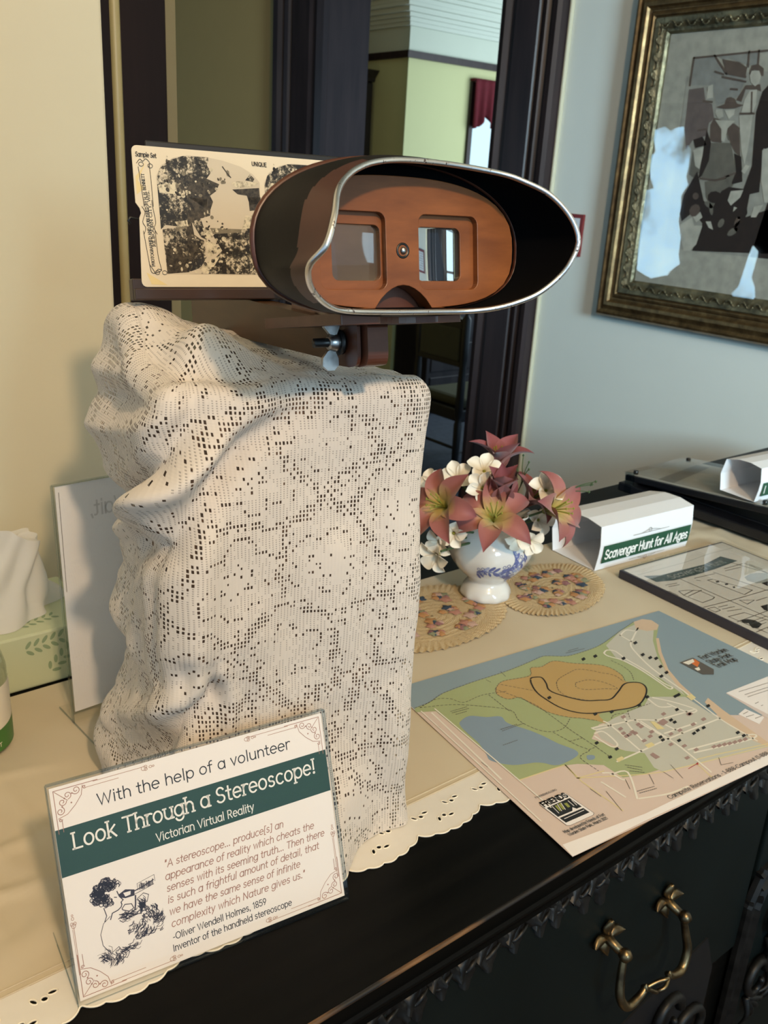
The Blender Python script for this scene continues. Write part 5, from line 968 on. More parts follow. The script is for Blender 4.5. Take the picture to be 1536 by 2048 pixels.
def sprig(s, x, y, a, n, L_=0.008):
    for k in range(n):
        for sd in (-1, 1):
            px, py = x + math.cos(a) * k * 0.0078, y + math.sin(a) * k * 0.0078; b = a + sd * 0.8
            s.poly(ell(px + math.cos(b) * L_ * .75, py + math.sin(b) * L_ * .75, L_ * .55, L_ * .23, b, 10), 1)
sprig(s1, 0.222, 0.0415, 0.15, 5); sprig(s1, 0.244, 0.014, 0.75, 4); sprig(s1, 0.11, 0.02, 0.3, 5); sprig(s2, 0.225, 0.021, 0.2, 5, 0.007); sprig(s2, 0.10, 0.025, 0.3, 5)
o = m.build('tissue_box', ['box_mint', 'leaf_print'], fix=False, bevel=0.002); tag(o, 'low mint green tissue box with leaf sprigs against the cream wall', 'tissue box')
m = MB()
def tis(i, j):
    a = 2 * PI * i; f = j
    cx, cy = 0.216 + 0.024 * f, 0.838
    rx = (0.042 * (1 - f) ** 1.5 + 0.014 + 0.006 * sst(.55, 1, f)); ry = 0.024 * (1 - f) ** 1.3 + 0.009
    w_ = 1 + 0.20 * math.sin(3 * a + 4 * f) * (1 - .3 * f) + 0.12 * math.sin(7 * a - 6 * f) + .10 * noise.noise(V(math.cos(a) * 2, math.sin(a) * 2, f * 4))
    z = 0.957 + 0.079 * f - 0.006 * f * math.cos(a) + .004 * math.sin(2 * a) * f
    return V(cx + rx * w_ * math.cos(a), cy + ry * w_ * math.sin(a), z)
m.grid(tis, 90, 30, 0, cu=True)
m.grid(lambda i, j: tis(i, 1).lerp(V(0.240, 0.838, 1.026 + .008 * math.sin(9 * i)), j), 90, 6, 0, cu=True)
o = m.build('tissue', 'tissue_paper', fix=False); tag(o, 'crumpled white tissue pulled up out of the mint green box', 'tissue')
glassy('clear_plastic', (0.80, 0.82, 0.80), 1.0, 0.08); flat('label_white', (0.78, 0.72, 0.60), 0.4); flat('label_green', (0.05, 0.17, 0.03), 0.4); flat('label_red', (0.5, 0.08, 0.05), 0.4)
bt = thing('sanitizer_bottle', 'clear pump bottle with a white and green label at the left edge of the runner', 'bottle', (0.152, 0.715, 0.9015))
BX, BY, BR = 0.1535, 0.7155, 0.0325
pr = [(0.028, 0.0), (BR, 0.004), (BR, 0.074), (0.030, 0.084), (0.022, 0.094), (0.014, 0.101), (0.0115, 0.104), (0.0115, 0.112)]
MB().lathe(pr, 40, c=(BX, BY, 0.902)).build('body', 'clear_plastic', bt)
MB().lathe([(0.0125, 0.108), (0.0125, 0.122), (0.006, 0.124), (0.006, 0.134), (0.010, 0.136), (0.010, 0.142), (0, 0.143)], 24, c=(BX, BY, 0.902)).build('cap', 'label_white', bt)
cyl = lambda x, y, h=0.0: V(BX + (BR + 0.0006 + h) * math.cos(x / BR), BY + (BR + 0.0006 + h) * math.sin(x / BR), 0.902 + y)
def arcx(d): return math.radians(d) * BR
m = MB(); m.grid(lambda i, j: cyl(arcx(180 + 170 * i), 0.006 + 0.058 * j), 50, 2, 0); s = Sheet(m, cyl)
m.grid(lambda i, j: cyl(arcx(180 + 170 * i), 0.006 + (0.013 + 0.010 * i) * j, 0.0002), 50, 2, 1)
s.z = 0.0004
e_ = ell(arcx(293), 0.052, 0.0042, 0.0036, 0.4, 24); s.line(e_ + [e_[0]], 0.0007, 2); s.line([(arcx(289), 0.050), (arcx(292), 0.0535), (arcx(294), 0.051), (arcx(298), 0.054)], 0.0008, 2)
s.text('ANT', arcx(285), 0.0105, arcx(300), 0.0035, 0.0006, 0); s.poly([(arcx(262), 0.028), (arcx(280), 0.028), (arcx(280), 0.036), (arcx(262), 0.036)], 1)
m.build('label', ['label_white', 'label_green', 'label_red'], bt, fix=False)

# ------------------------------------------------------------------ trail map
for n_, c_ in dict(map_pink=(0.62, 0.50, 0.44), map_water=(0.235, 0.31, 0.36), map_green=(0.34, 0.39, 0.20), map_campus=(0.50, 0.49, 0.43), map_sand=(0.60, 0.45, 0.32), map_orange=(0.46, 0.31, 0.12), map_pond=(0.215, 0.29, 0.37), map_pale=(0.62, 0.53, 0.50), map_road=(0.74, 0.70, 0.62), map_yellow=(0.68, 0.58, 0.30), map_mauve=(0.33, 0.22, 0.20), map_black=(0.012, 0.012, 0.012), map_grey=(0.10, 0.09, 0.08), map_red=(0.35, 0.02, 0.02), map_lime=(0.27, 0.29, 0.06), map_orng=(0.6, 0.16, 0.04), map_white=(0.80, 0.76, 0.75)).items():
    flat(n_, c_, 0.32, 0.02, 30)
M_ = DATA['MAP']; mk = lambda P: [(0.4 + x / 1e4, 0.25 + y / 1e4) for x, y in P]
m = MB(); corners = [(0.4772, 0.3306), (0.886, 0.2925), (0.8966, 0.5554), (0.5116, 0.5914)]
m.prism(corners, 0.9016, 0.90195, lambda a, b, d: V(a, b, d), 0)
names = ['map_pink', 'map_water', 'map_green', 'map_campus', 'map_sand', 'map_orange', 'map_pond', 'map_pale', 'map_road', 'map_yellow', 'map_mauve', 'map_black', 'map_grey', 'map_red', 'map_lime', 'map_orng', 'map_white']
ix_ = {n_: i for i, n_ in enumerate(names)}
def clip(P):
    """keep a printed polygon inside the sheet (Sutherland-Hodgman)"""
    for i in range(4):
        a, b = corners[i], corners[(i + 1) % 4]; out = []
        ins = lambda p: (b[0] - a[0]) * (p[1] - a[1]) - (b[1] - a[1]) * (p[0] - a[0]) >= 0
        for k in range(len(P)):
            p, q = P[k - 1], P[k]
            if ins(p) != ins(q):
                d1 = (b[0] - a[0]) * (p[1] - a[1]) - (b[1] - a[1]) * (p[0] - a[0]); d2 = (b[0] - a[0]) * (q[1] - a[1]) - (b[1] - a[1]) * (q[0] - a[0]); f = d1 / (d1 - d2)
                out.append((p[0] + (q[0] - p[0]) * f, p[1] + (q[1] - p[1]) * f))
            if ins(q): out.append(q)
        P = out
        if len(P) < 3: return []
    return P
s = Sheet(m, lambda x, y, h=0.0: V(x, y, 0.90195 + h), 0.00004, 0.000022)
def polys(key, mat):
    for P in M_[key]:
        P = mk(P)
        if key in ('orange', 'pond'): P = [(q.x, q.y) for q in spline([V(x, y, 0) for x, y in P], 4, True)]
        P = clip(P)
        if len(P) > 2: s.poly(P, ix_[mat])
    s.up()
def lines(key, w_, mat, dash=None):
    for P in M_[key]:
        q = [p for p in mk(P) if len(clip([(p[0] - 1e-4, p[1] - 1e-4), (p[0] + 1e-4, p[1] - 1e-4), (p[0], p[1] + 1e-4)])) > 2]
        if len(q) > 2 and key in ('thin', 'black', 'road'): q = [(c_.x, c_.y) for c_ in spline([V(x, y, 0) for x, y in q], 5)]
        if len(q) > 1: s.line(q, w_, ix_[mat], dash)
    s.up()
s.poly([(0.5110, 0.5875), (0.5075, 0.556), (0.5068, 0.551), (0.86, 0.305), (0.8862, 0.2985), (0.8966, 0.5554), (0.5116, 0.5914)], 1)
s.up(); s.poly(clip(mk(M_['pink'][0]) + [(0.886, 0.2925), (0.4772, 0.3306)]), 0)
s.up()
polys('green', 'map_green'); polys('campus', 'map_campus'); polys('sand', 'map_sand'); polys('orange', 'map_orange'); polys('pond', 'map_pond'); polys('pale', 'map_pale'); polys('white', 'map_white')
lines('yellow', 0.0011, 'map_yellow'); lines('road', 0.0018, 'map_road'); polys('mauve', 'map_mauve'); polys('yblk', 'map_yellow')
lines('thin', 0.0007, 'map_grey', 0.0021); lines('street', 0.0005, 'map_grey'); lines('text1', 0.0007, 'map_grey', 0.0011); lines('black', 0.0016, 'map_black'); polys('icon', 'map_black'); polys('red', 'map_red'); lines('redl', 0.0006, 'map_red')
polys('shield', 'map_grey'); polys('sh_o', 'map_orng'); polys('sh_w', 'map_road')
polys('lg_w', 'map_white'); polys('lg_k', 'map_black'); polys('lg_g', 'map_lime'); lines('lg_s', 0.0006, 'map_white', None)
for P in M_['lg_w']: s.line(mk(P) + [mk(P)[0]], 0.0003, ix_['map_black'])
s.line([(0.5098, 0.545), (0.487, 0.372)], 0.0013, ix_['map_road']); s.line([(0.5235, 0.541), (0.5120, 0.430), (0.5065, 0.379)], 0.0013, ix_['map_road'])
def mtext(key, txt, cap, wt, mat):
    a, b = mk(M_[key]); s.text(txt, a[0], a[1], b, cap, wt, ix_[mat])
mtext('T_friends', 'FRIENDS', 0.0056, 0.0014, 'map_black'); mtext('T_dev', 'Map developed by Friends of Fort', 0.0030, 0.00042, 'map_grey'); mtext('T_dev2', 'Worden State Park, March 2021', 0.0030, 0.00042, 'map_grey')
mtext('T_url', 'FWFRIENDS.ORG', 0.0020, 0.0003, 'map_grey'); mtext('T_fw', 'Fort Worden', 0.0075, 0.0011, 'map_grey'); mtext('T_sp', 'State Park', 0.0075, 0.0011, 'map_grey'); mtext('T_tm', 'Trail Map', 0.0075, 0.0011, 'map_grey')
a, b = mk(M_['T_camp']); s.text('Campsite Reservations * 1-888-Campout (1-888-226-7688)', a[0], a[1] + 0.0012, (a[0] + (b[0] - a[0]) * 1.27, a[1] + 0.0012 + (b[1] - a[1]) * 1.27), 0.0042, 0.0006, ix_['map_grey'])
o = m.build('trail_map', names, fix=False); tag(o, 'large coloured trail map sheet lying flat over the front edge of the sideboard', 'map')

# ------------------------------------------------------------------ scavenger-hunt sheet in a clear slab
flat('slab_side', (0.028, 0.026, 0.038), 0.35); flat('sheet_paper', (0.60, 0.56, 0.50), 0.4, 0.02, 20); flat('faded_green', (0.055, 0.085, 0.085), 0.35, 0.1, 20); flat('pencil', (0.10, 0.085, 0.07), 0.5); flat('soft_grey', (0.30, 0.31, 0.28), 0.5)
CO, cx_, cy_ = V(0.9346, 0.6461, 0.9135), V(0.9981, -0.0616, 0), V(-0.0616, -0.9981, 0); cl = frame(CO, cx_, cy_, V(0, 0, 1))
sl = thing('scavenger_sheet_holder', 'clear slab holding a printed scavenger hunt puzzle sheet beside the trail map', 'sheet holder', (1.04, 0.50, 0.9015))
MB().box((0, 0, -0.0120), (0.216, 0.279, -0.0010), fr=cl).build('slab', 'slab_side', sl, 0.001)
m = MB(); m.box((0.004, 0.004, -0.0010), (0.212, 0.275, -0.0006), 0, fr=cl); s = Sheet(m, frame(CO + V(0, 0, -0.0006), cx_, cy_, V(0, 0, 1)), 0.0001)
h4 = lambda P: [(min(.2115, max(0.0045, x / 1e4)), min(.2745, max(.0045, y / 1e4))) for x, y in P]
for P in DATA['CLIP']['band']: s.poly([(x * 1.0 + .008 if x < .02 else x, y) for x, y in h4(P)], 1)
for P in DATA['CLIP']['grey']: s.poly(h4(P), 4)
s.up()
for P in DATA['CLIP']['line']: s.line(h4(P), 0.0013, 2)
for P in DATA['CLIP']['thin']: s.line(h4(P), 0.0012, 2)
for P in DATA['CLIP']['blob']: s.poly(h4(P), 3)
s.text('Scavenger Hunt', 0.040, 0.0535, 0.152, -0.010, 0.0016, 4)
s.line([(0.008, 0.024), (0.10, 0.026), (0.16, 0.022), (0.208, 0.024)], 0.0008, 4)
for y in (0.172, 0.222): s.line([(0.008, y), (0.208, y)], 0.0012, 2)
for x in (0.075, 0.142): s.line([(x, 0.172), (x, 0.270)], 0.0012, 2)
for x in (0.014, 0.081, 0.148):
    for y in (0.180, 0.230):
        for k in range(3): s.line([(x, y + k * .005), (x + 0.040 - .008 * k, y + k * .005)], 0.0009, 2)
        s.line([(x + .008, y + .034), (x + .012, y + .020), (x + .034, y + .018), (x + .044, y + .032), (x + .026, y + .038), (x + .008, y + .034)], 0.001, 2)
m.build('puzzle_page', ['sheet_paper', 'faded_green', 'pencil', 'ink', 'soft_grey'], sl, fix=False)
MB().box((-0.0005, -0.0005, 0.0006), (0.2165, 0.2795, 0.0014), fr=cl).build('clear_cover', 'acrylic', sl)

# ------------------------------------------------------------------ folded paper sleeves
def sleeve(name, label, O, ex, L_, hgt, dep, txt):
    O = V(*O); ex = V(*ex).normalized(); ey = V(-ex.y, ex.x, 0); P = frame(O, ex, ey, V(0, 0, 1)); root = thing(name, label, 'paper sleeve', O + ex * L_ * .5, 'folded paper name sleeves')
    h, d = hgt, dep
    sec = [(0.0015, 0.0002), (-0.0020, h * .35), (-0.0030, h * .6), (0.0, h), (d * .3, h * 1.07), (d * .62, h * 1.06), (d * .95, h * .96), (d * 1.04, h * .5), (d * .97, 0.0008)]
    pts = []
    for i in range(len(sec)):
        a, b = sec[i], sec[(i + 1) % len(sec)]
        for k in range(4): pts.append((a[0] + (b[0] - a[0]) * k / 4, a[1] + (b[1] - a[1]) * k / 4))
    m = MB()
    inner = [(p[0] * .985 + d * .0075, p[1] * .985 + h * .0075) for p in pts]
    n = len(pts)
    for lst, in ((pts,), (inner,)): m.add([P(x, q[0], q[1]) for x in (0, L_) for q in lst], [(i, (i + 1) % n, n + (i + 1) % n, n + i) for i in range(n)], 0, False)
    for x in (0, L_): m.add([P(x, q[0], q[1]) for q in pts] + [P(x, q[0], q[1]) for q in inner], [(i, (i + 1) % n, n + (i + 1) % n, n + i) for i in range(n)], 0, False)
    def ff(x, z, t_=0.0):
        d0 = -0.0030 * math.sin(PI * max(0, min(1, z / h))) - 0.0002; return P(x, d0 - 0.0006 - t_, z)
    mm = MB()
    for k in range(8):
        z0, z1 = h * (.17 + .40 * k / 8), h * (.17 + .40 * (k + 1) / 8); mm.add([ff(L_ * .035, z0), ff(L_ * .985, z0), ff(L_ * .985, z1), ff(L_ * .035, z1)], [(0, 1, 2, 3)], 0, False)
    s = Sheet(mm, ff, 0.0006); s.text(txt, L_ * .055, h * .265, L_ * .955 if len(txt) > 3 else L_ * .075, h * .205, h * .034, 1)
    for y0, sg_ in ((.66, 1), (.10, -1)):
        s.line([(L_ * .33, h * y0), (L_ * .72, h * y0)], 0.0005, 2)
        s.line([(L_ * (.42 + .2 * k / 20), h * (y0 + sg_ * .05 * math.sin(PI * k / 20))) for k in range(21)], 0.0005, 2); s.line([(L_ * .51 + .003 * math.cos(k), h * (y0 + sg_ * .045) + .003 * math.sin(k)) for k in range(8)], 0.0006, 2 if sg_ > 0 else 3)
    m.build('folded_paper', 'paper_white', root, fix=True); mm.build('printed_band', ['dark_green_ink', 'white_ink', 'pencil', 'rose_ink'], root, fix=False)
    return root
sleeve('paper_sleeve', 'white folded sleeve with green Scavenger Hunt for All Ages band beside the flower vase', (0.9236, 0.6752, 0.9014), (1.1122 - 0.9236, 0.6636 - 0.6751, 0), 0.189, 0.0630, 0.082, 'Scavenger Hunt for All Ages')

# ------------------------------------------------------------------ black display stand at the right
flat('black_plastic', (0.006, 0.006, 0.008), 0.3, 0.2, 40); flat('stand_grey', (0.40, 0.40, 0.37), 0.4, 0.06, 12); flat('stand_band', (0.20, 0.20, 0.19), 0.4)
ds_ = thing('display_stand', 'low black display stand under clear acrylic at the far right of the runner', 'display stand', (1.31, 0.70, 0.9014))
SX0, SX1 = 1.222, 1.392
MB().box((SX0 + 0.022, 0.46, 0.9016), (SX1 - 0.004, 0.852, 0.925)).build('base', 'black_plastic', ds_, 0.002)
tilt = 0.083; tf = frame(V(SX0, 0.862, 0.9300), V(1, 0, 0), V(0, -math.cos(tilt), math.sin(tilt)), V(0, math.sin(tilt), math.cos(tilt)))
MB().box((SX0 - 0.008, 0.47, 0.9085), (SX1, 0.868, 0.9230)).build('lower_tray', 'black_plastic', ds_, 0.002)
MB().box((0, 0, -0.004), (SX1 - SX0, 0.39, 0.006), fr=tf).build('upper_tray', 'black_plastic', ds_, 0.0015)
m = MB(); m.box((0.004, 0.004, 0.0062), (0.166, 0.386, 0.0068), 0, fr=tf); s = Sheet(m, lambda x, y, h=0.0: tf(x, y, 0.0068 + h)); s.poly([(0.012, 0.055), (0.150, 0.035), (0.150, 0.060), (0.012, 0.085)], 1); m.build('display_page', ['stand_grey', 'stand_band'], ds_, fix=False)
MB().box((-0.002, -0.002, 0.0085), (0.172, 0.392, 0.0110), fr=tf).build('clear_cover', 'acrylic', ds_)
m = MB()
for x, y in ((0.012, 0.012), (0.160, 0.012), (0.012, 0.24), (0.160, 0.38)):
    m = MB().lathe([(0.004, 0.006), (0.004, 0.0125), (0.003, 0.0135), (0, 0.0135)], 14, fr=lambda a, b, c, x=x, y=y: tf(x + a, y + b, c)); m.build('standoff', 'black_iron', ds_)
for y in (0.006, 0.262):
    m = MB().box((-0.009, y, -0.022), (-0.001, y + 0.014, 0.0125), fr=tf); m.build('clear_clip', 'acrylic_edge', ds_, 0.001)
sleeve('paper_sleeve', 'white folded sleeve with green band lying on the black display stand', (1.2235, 0.634, 0.9585), (0.998, -0.06, 0), 0.189, 0.0520, 0.062, 'I')

# ------------------------------------------------------------------ framed group photograph on the wall
t = NT('gilt'); n = t.noise(40, 5, None, 0.65); t.set(col=t.ramp(n, [(0.3, (0.085, 0.050, 0.022)), (0.55, (0.20, 0.118, 0.048)), (0.8, (0.34, 0.22, 0.095))]), rough=0.38, metal=0.75); t.bump(n, 0.15)
t = NT('gilt_carved'); n = t.noise(150, 3); n2 = t.noise(30, 4); t.set(col=t.ramp(n2, [(0.35, (0.09, 0.075, 0.045)), (0.7, (0.28, 0.23, 0.13))]), rough=0.42, metal=0.7); t.bump(n, 0.7, 0.003)
for n_, c_ in dict(pic_mat=(0.42, 0.38, 0.31), pic_base=(0.34, 0.31, 0.26), pic_grey=(0.28, 0.26, 0.23), pic_mauve=(0.16, 0.115, 0.10), pic_brown=(0.12, 0.08, 0.06), pic_dark=(0.028, 0.015, 0.010), pic_mid=(0.16, 0.135, 0.105), pic_light=(0.50, 0.45, 0.37)).items(): flat(n_, c_, 0.6, 0.35, 45)
PY1, PY0, PZ0, PZ1 = 1.484, 0.50, 1.079, 1.800; PW = 0.094
pf = thing('framed_photograph', 'large gilt-framed sepia group photograph hanging on the pale wall', 'framed picture', (1.88, 1.0, PZ0))
def mould(prof, name, mat):
    m = MB(); cs = [(PY1, PZ0), (PY1, PZ1), (PY0, PZ1), (PY0, PZ0)]; cen_ = ((PY0 + PY1) / 2, (PZ0 + PZ1) / 2); rings = []
    for a, b in prof:
        sy = [(y + (-a if y > cen_[0] else a), z + (-a if z > cen_[1] else a)) for y, z in cs]; rings.append([V(XW - b, y, z) for y, z in sy])
    vs = [p for r in rings for p in r]; fs = []
    for j in range(len(rings) - 1):
        for k in range(4): fs.append((j * 4 + k, j * 4 + (k + 1) % 4, (j + 1) * 4 + (k + 1) % 4, (j + 1) * 4 + k))
    m.add(vs, fs, 0, False); return m
m = mould([(0, 0.0), (0, 0.022), (0.006, 0.034), (0.012, 0.037), (0.018, 0.033), (0.022, 0.035), (0.030, 0.040), (0.038, 0.040), (0.042, 0.034), (0.048, 0.031), (0.052, 0.036), (0.058, 0.038), (0.062, 0.030)], '', '')
m.build('frame', 'gilt', pf, bevel=0.001)
m = mould([(0.060, 0.030), (0.064, 0.036), (0.074, 0.034), (0.084, 0.028), (0.090, 0.026), (0.094, 0.020), (0.095, 0.012)], '', '')
# running leaf ornament
def leafrun(a0, a1, fn):
    n = int(abs(a1 - a0) / 0.017)
    for k in range(n):
        c_ = a0 + (a1 - a0) * (k + .5) / n; sgn_ = 1 if k % 2 else -1
        m.tube([fn(c_ + 0.0075 * math.cos(q), 0.0775 + sgn_ * 0.0062 * math.sin(q)) for q in (PI * u / 8 for u in range(9))], 0.0019, 6)
leafrun(PZ0 + .08, PZ1 - .08, lambda a, b: V(XW - 0.0345, PY1 - b, a)); leafrun(PY0 + .08, PY1 - .08, lambda a, b: V(XW - 0.0345, a, PZ0 + b)); leafrun(PY0 + .08, PY1 - .08, lambda a, b: V(XW - 0.0345, a, PZ1 - b))
m.build('carved_lip', 'gilt_carved', pf)
Wy, Wz = (PY0 + .09, PY1 - .09), (PZ0 + .09, PZ1 - .09)
MB().box((XW - 0.016, Wy[0], Wz[0]), (XW - 0.006, Wy[1], Wz[1])).build('mat', 'pic_mat', pf)
m = MB(); yz = lambda P: [(-y / 1e4, z / 1e4) for y, z in P]
s = Sheet(m, lambda x, y, h=0.0: V(XW - 0.0165 - h, -x, y), 0.0, 0.00012)
s.poly([(-1.3315, 1.6185), (-1.3185, 1.2565), (-0.66, 1.2565), (-0.66, 1.625)], 0); s.up()
for key, mi in (('grey', 1), ('mauve', 2), ('mid', 5), ('dark', 4), ('brown', 3), ('light', 6)):
    s.up()
    for P in DATA['PIC'][key]: s.poly(yz(P), mi)
    if key == 'dark': s.poly([(-1.05, 1.60), (-0.70, 1.58), (-0.68, 1.2570), (-1.10, 1.2570)], 4)
s.up()
for P in DATA['PIC']['line']: s.line(yz(P), 0.004, 3)
rd = random.Random(4)
for _ in range(40):
    y, z = rd.uniform(0.72, 1.26), rd.uniform(1.27, 1.45); s.poly([(-y + a, z + b) for a, b in ell(0, 0, rd.uniform(.004, .014), rd.uniform(.004, .02), rd.uniform(0, 3), 9)], rd.choice([3, 5, 5, 4]))
for y, z in ((1.00, 1.50), (0.90, 1.47), (0.80, 1.52)): s.poly([(-y + a, z + b) for a, b in ell(0, 0, .022, .028)], 6); s.poly([(-y + a, z - .08 + b) for a, b in ell(0, 0, .05, .06)], 5)
m.build('photograph', ['pic_base', 'pic_grey', 'pic_mauve', 'pic_brown', 'pic_dark', 'pic_mid', 'pic_light'], pf, fix=False)
glassy('picture_glass', (0.96, 0.97, 0.97), 1.0, 0.004)
MB().box((XW - 0.0225, Wy[0], Wz[0]), (XW - 0.0205, Wy[1], Wz[1])).build('glass', 'picture_glass', pf)
# small red-bordered notice
flat('red_border', (0.20, 0.022, 0.022), 0.5); flat('notice_white', (0.68, 0.70, 0.74), 0.5); flat('notice_ink', (0.25, 0.25, 0.30), 0.6)
m = MB(); m.box((XW - 0.008, 1.578, 1.210), (XW - 0.0005, 1.660, 1.3125), 0); s = Sheet(m, lambda x, y, h=0.0: V(XW - 0.008 - h, 1.660 - x, 1.210 + y), 0.0003, 0.0002)
s.poly([(0.009, 0.010), (0.073, 0.010), (0.073, 0.093), (0.009, 0.093)], 1); s.up()
for k in range(7): s.line([(0.018, 0.082 - k * 0.0105), (0.064 - (k % 3) * 0.006, 0.082 - k * 0.0105)], 0.0028, 2, 0.006)
o = m.build('wall_notice', ['red_border', 'notice_white', 'notice_ink'], fix=False); tag(o, 'small red-bordered printed notice on the pale wall left of the gilt frame', 'notice')
# ------------------------------------------------------------------ doilies
t = NT('crochet'); n = t.noise(9, 3); wv = t.n('TexWave', ins={'Scale': 150.0, 'Distortion': 1.5, 'Detail': 1.0}, wave_type='RINGS', rings_direction='Z'); t.link(t.coord(), wv.inputs[0]); vo = t.n('TexVoronoi', ins={'Scale': 420.0}); t.link(t.coord(), vo.inputs[0])
t.set(col=t.mix(n, (0.44, 0.32, 0.17), (0.56, 0.43, 0.26)), rough=0.9); t.bump(t.m_('ADD', t.m_('MULTIPLY', vo.outputs[0], 0.8), t.m_('MULTIPLY', wv.outputs[1], 0.4)), 0.6, 0.0012)
for n_, c_ in dict(wool_rust=(0.40, 0.20, 0.08), wool_plum=(0.24, 0.11, 0.11), wool_navy=(0.03, 0.05, 0.08), wool_sage=(0.22, 0.22, 0.13), wool_rose=(0.38, 0.18, 0.13), wool_pink=(0.46, 0.30, 0.24)).items(): flat(n_, c_, 0.95, 0.25, 250, 0.4)
def doily(label, cx, cy, rx, ry, rot, seed):
    root = thing('doily', label, 'doily', (cx, cy, 0.9014), 'crocheted doilies under the vase'); c_, s_ = math.cos(rot), math.sin(rot); rd = random.Random(seed)
    def at(r, a, h=0.0): x, y = rx * r * math.cos(a), ry * r * math.sin(a); return V(cx + x * c_ - y * s_, cy + x * s_ + y * c_, 0.9022 + h)
    m = MB()
    def g(i, j):
        a = 2 * PI * i; r = 0.02 + 0.98 * j; ruff = 0.0011 * math.sin(a * 70) * sst(.72, 1, j) + 0.010 * math.sin(a * 35) * sst(.95, 1, j) * 0
        return at(r * (1 + 0.012 * math.sin(a * 40) * sst(.9, 1, j)), a, ruff + 0.0003 * math.sin(r * 60) * (j < .75) + 0.0012 * sst(.6, .9, j) * (1 + math.sin(a * 5 + seed)) * .6)
    m.grid(g, 280, 40, 0, cu=True); m.build('crochet', 'crochet', root, fix=False)
    mats = ['wool_rust', 'wool_plum', 'wool_navy', 'wool_sage', 'wool_rose', 'wool_pink']
    def blob(m, p, r, mi):
        m.grid(lambda i, j: p + V(math.cos(2*PI*i) * r * j * (1 + .25 * math.sin(5 * 2*PI*i)), math.sin(2*PI*i) * r * j * (1 + .25 * math.sin(5 * 2*PI*i)), 0.0013 * (1 - j * j)), 15, 3, mi, cu=True)
    for ring_r, cnt in ((0.58, 9), (0.24, 3)):
        for k in range(cnt):
            a = 2 * PI * (k + rd.uniform(-.15, .15)) / cnt; m = MB()
            for q in range(7): blob(m, at(ring_r + rd.uniform(-.10, .10), a + rd.uniform(-.22, .22) * (0.6 / ring_r) ** .5, 0.0012), rd.uniform(.0036, .0078), [0, 4, 2, 1, 3, 5, 0][(q + k * 3) % 7])
            m.build('wool_flower', mats, root, fix=False)
doily('oval tan crocheted doily with wool flowers between the lace block and the vase', 0.650, 0.690, 0.108, 0.068, 0.10, 3)
doily('oval tan crocheted doily with wool flowers between the vase and the white sleeve', 0.832, 0.668, 0.088, 0.060, 0.30, 8)

# ------------------------------------------------------------------ vase
t = NT('white_glaze'); t.set(col=t.mix(t.noise(8, 3), (0.62, 0.60, 0.57), (0.72, 0.70, 0.66)), rough=0.12, coat=0.5); t.bump(t.noise(18, 2), 0.08, 0.002)
flat('blue_glaze', (0.11, 0.13, 0.30), 0.15, 0.3, 120); flat('pale_blue_glaze', (0.30, 0.33, 0.48), 0.15, 0.3, 120)
VX, VY = 0.745, 0.700; VC = V(VX, VY, 0.9032)
VP = [(1.06 * a_ if b_ > .026 else a_, b_) for a_, b_ in [(0.0, 0.0), (0.026, 0.0), (0.0300, 0.002), (0.0305, 0.006), (0.0285, 0.012), (0.0245, 0.018), (0.0232, 0.0225), (0.0255, 0.027), (0.0330, 0.034), (0.0410, 0.044), (0.0460, 0.055), (0.0470, 0.064), (0.0450, 0.074), (0.0400, 0.083), (0.0350, 0.090), (0.0330, 0.096), (0.0345, 0.102), (0.0385, 0.108), (0.0400, 0.110), (0.0385, 0.1105), (0.0335, 0.104), (0.0310, 0.097), (0.0330, 0.088), (0.0330, 0.06)]]
VPs = spline([V(a, b, 0) for a, b in VP], 3)
def vrad(z):
    for p, q in zip(VPs, VPs[1:]):
        if p.y <= z <= q.y and p.x > 0.02: return p.x + (q.x - p.x) * (z - p.y) / max(1e-9, q.y - p.y)
    return 0.045
vs_ = thing('flower_vase', 'small white china vase with blue sprigs standing on the doilies', 'vase', VC)
m = MB()
def vf(i, j):
    p = VPs[min(len(VPs) - 1, int(round(j * (len(VPs) - 1))))]; a = 2 * PI * i; k = 1 + (0.018 * math.cos(8 * a) * sst(0.03, 0.05, p.y) * (1 - sst(.075, .09, p.y)) + 0.035 * math.cos(10 * a) * sst(.098, .108, p.y) + .02 * math.cos(10 * a) * (1 - sst(.003, .016, p.y)))
    return VC + V(p.x * k * math.cos(a), p.x * k * math.sin(a), p.y)
m.grid(vf, 96, len(VPs) - 1, 0, cu=True); body = m.build('body', 'white_glaze', vs_, fix=False)
m = MB(); az0 = math.radians(238)
def vsurf(x, y, h=0.0): a = az0 + x / 0.045; r = vrad(y) * (1 + .018 * math.cos(8 * a) * sst(0.03, 0.05, y)) + 0.0004 + h; return VC + V(r * math.cos(a), r * math.sin(a), y)
s = Sheet(m, vsurf, 0.0); rd = random.Random(2)
stems = [[(-0.024, 0.046), (-0.010, 0.050), (0.006, 0.047), (0.022, 0.056), (0.034, 0.068)], [(0.004, 0.047), (0.014, 0.040), (0.020, 0.033)], [(0.012, 0.050), (0.018, 0.064), (0.016, 0.074)]]
for P in stems:
    Q = [(p.x, p.y) for p in spline([V(a, b, 0) for a, b in P], 6)]; s.line(Q, 0.0012, 0)
    for k in range(0, len(Q), 2):
        for sd in (-1, 1):
            x, y = Q[k]; an = rd.uniform(0.3, 1.2) * sd; l = rd.uniform(.003, .0065)
            s.poly(ell(x + math.cos(an) * l * .7, y + math.sin(an) * l, l * .8, l * .33, an, 8), rd.choice([0, 0, 1]))
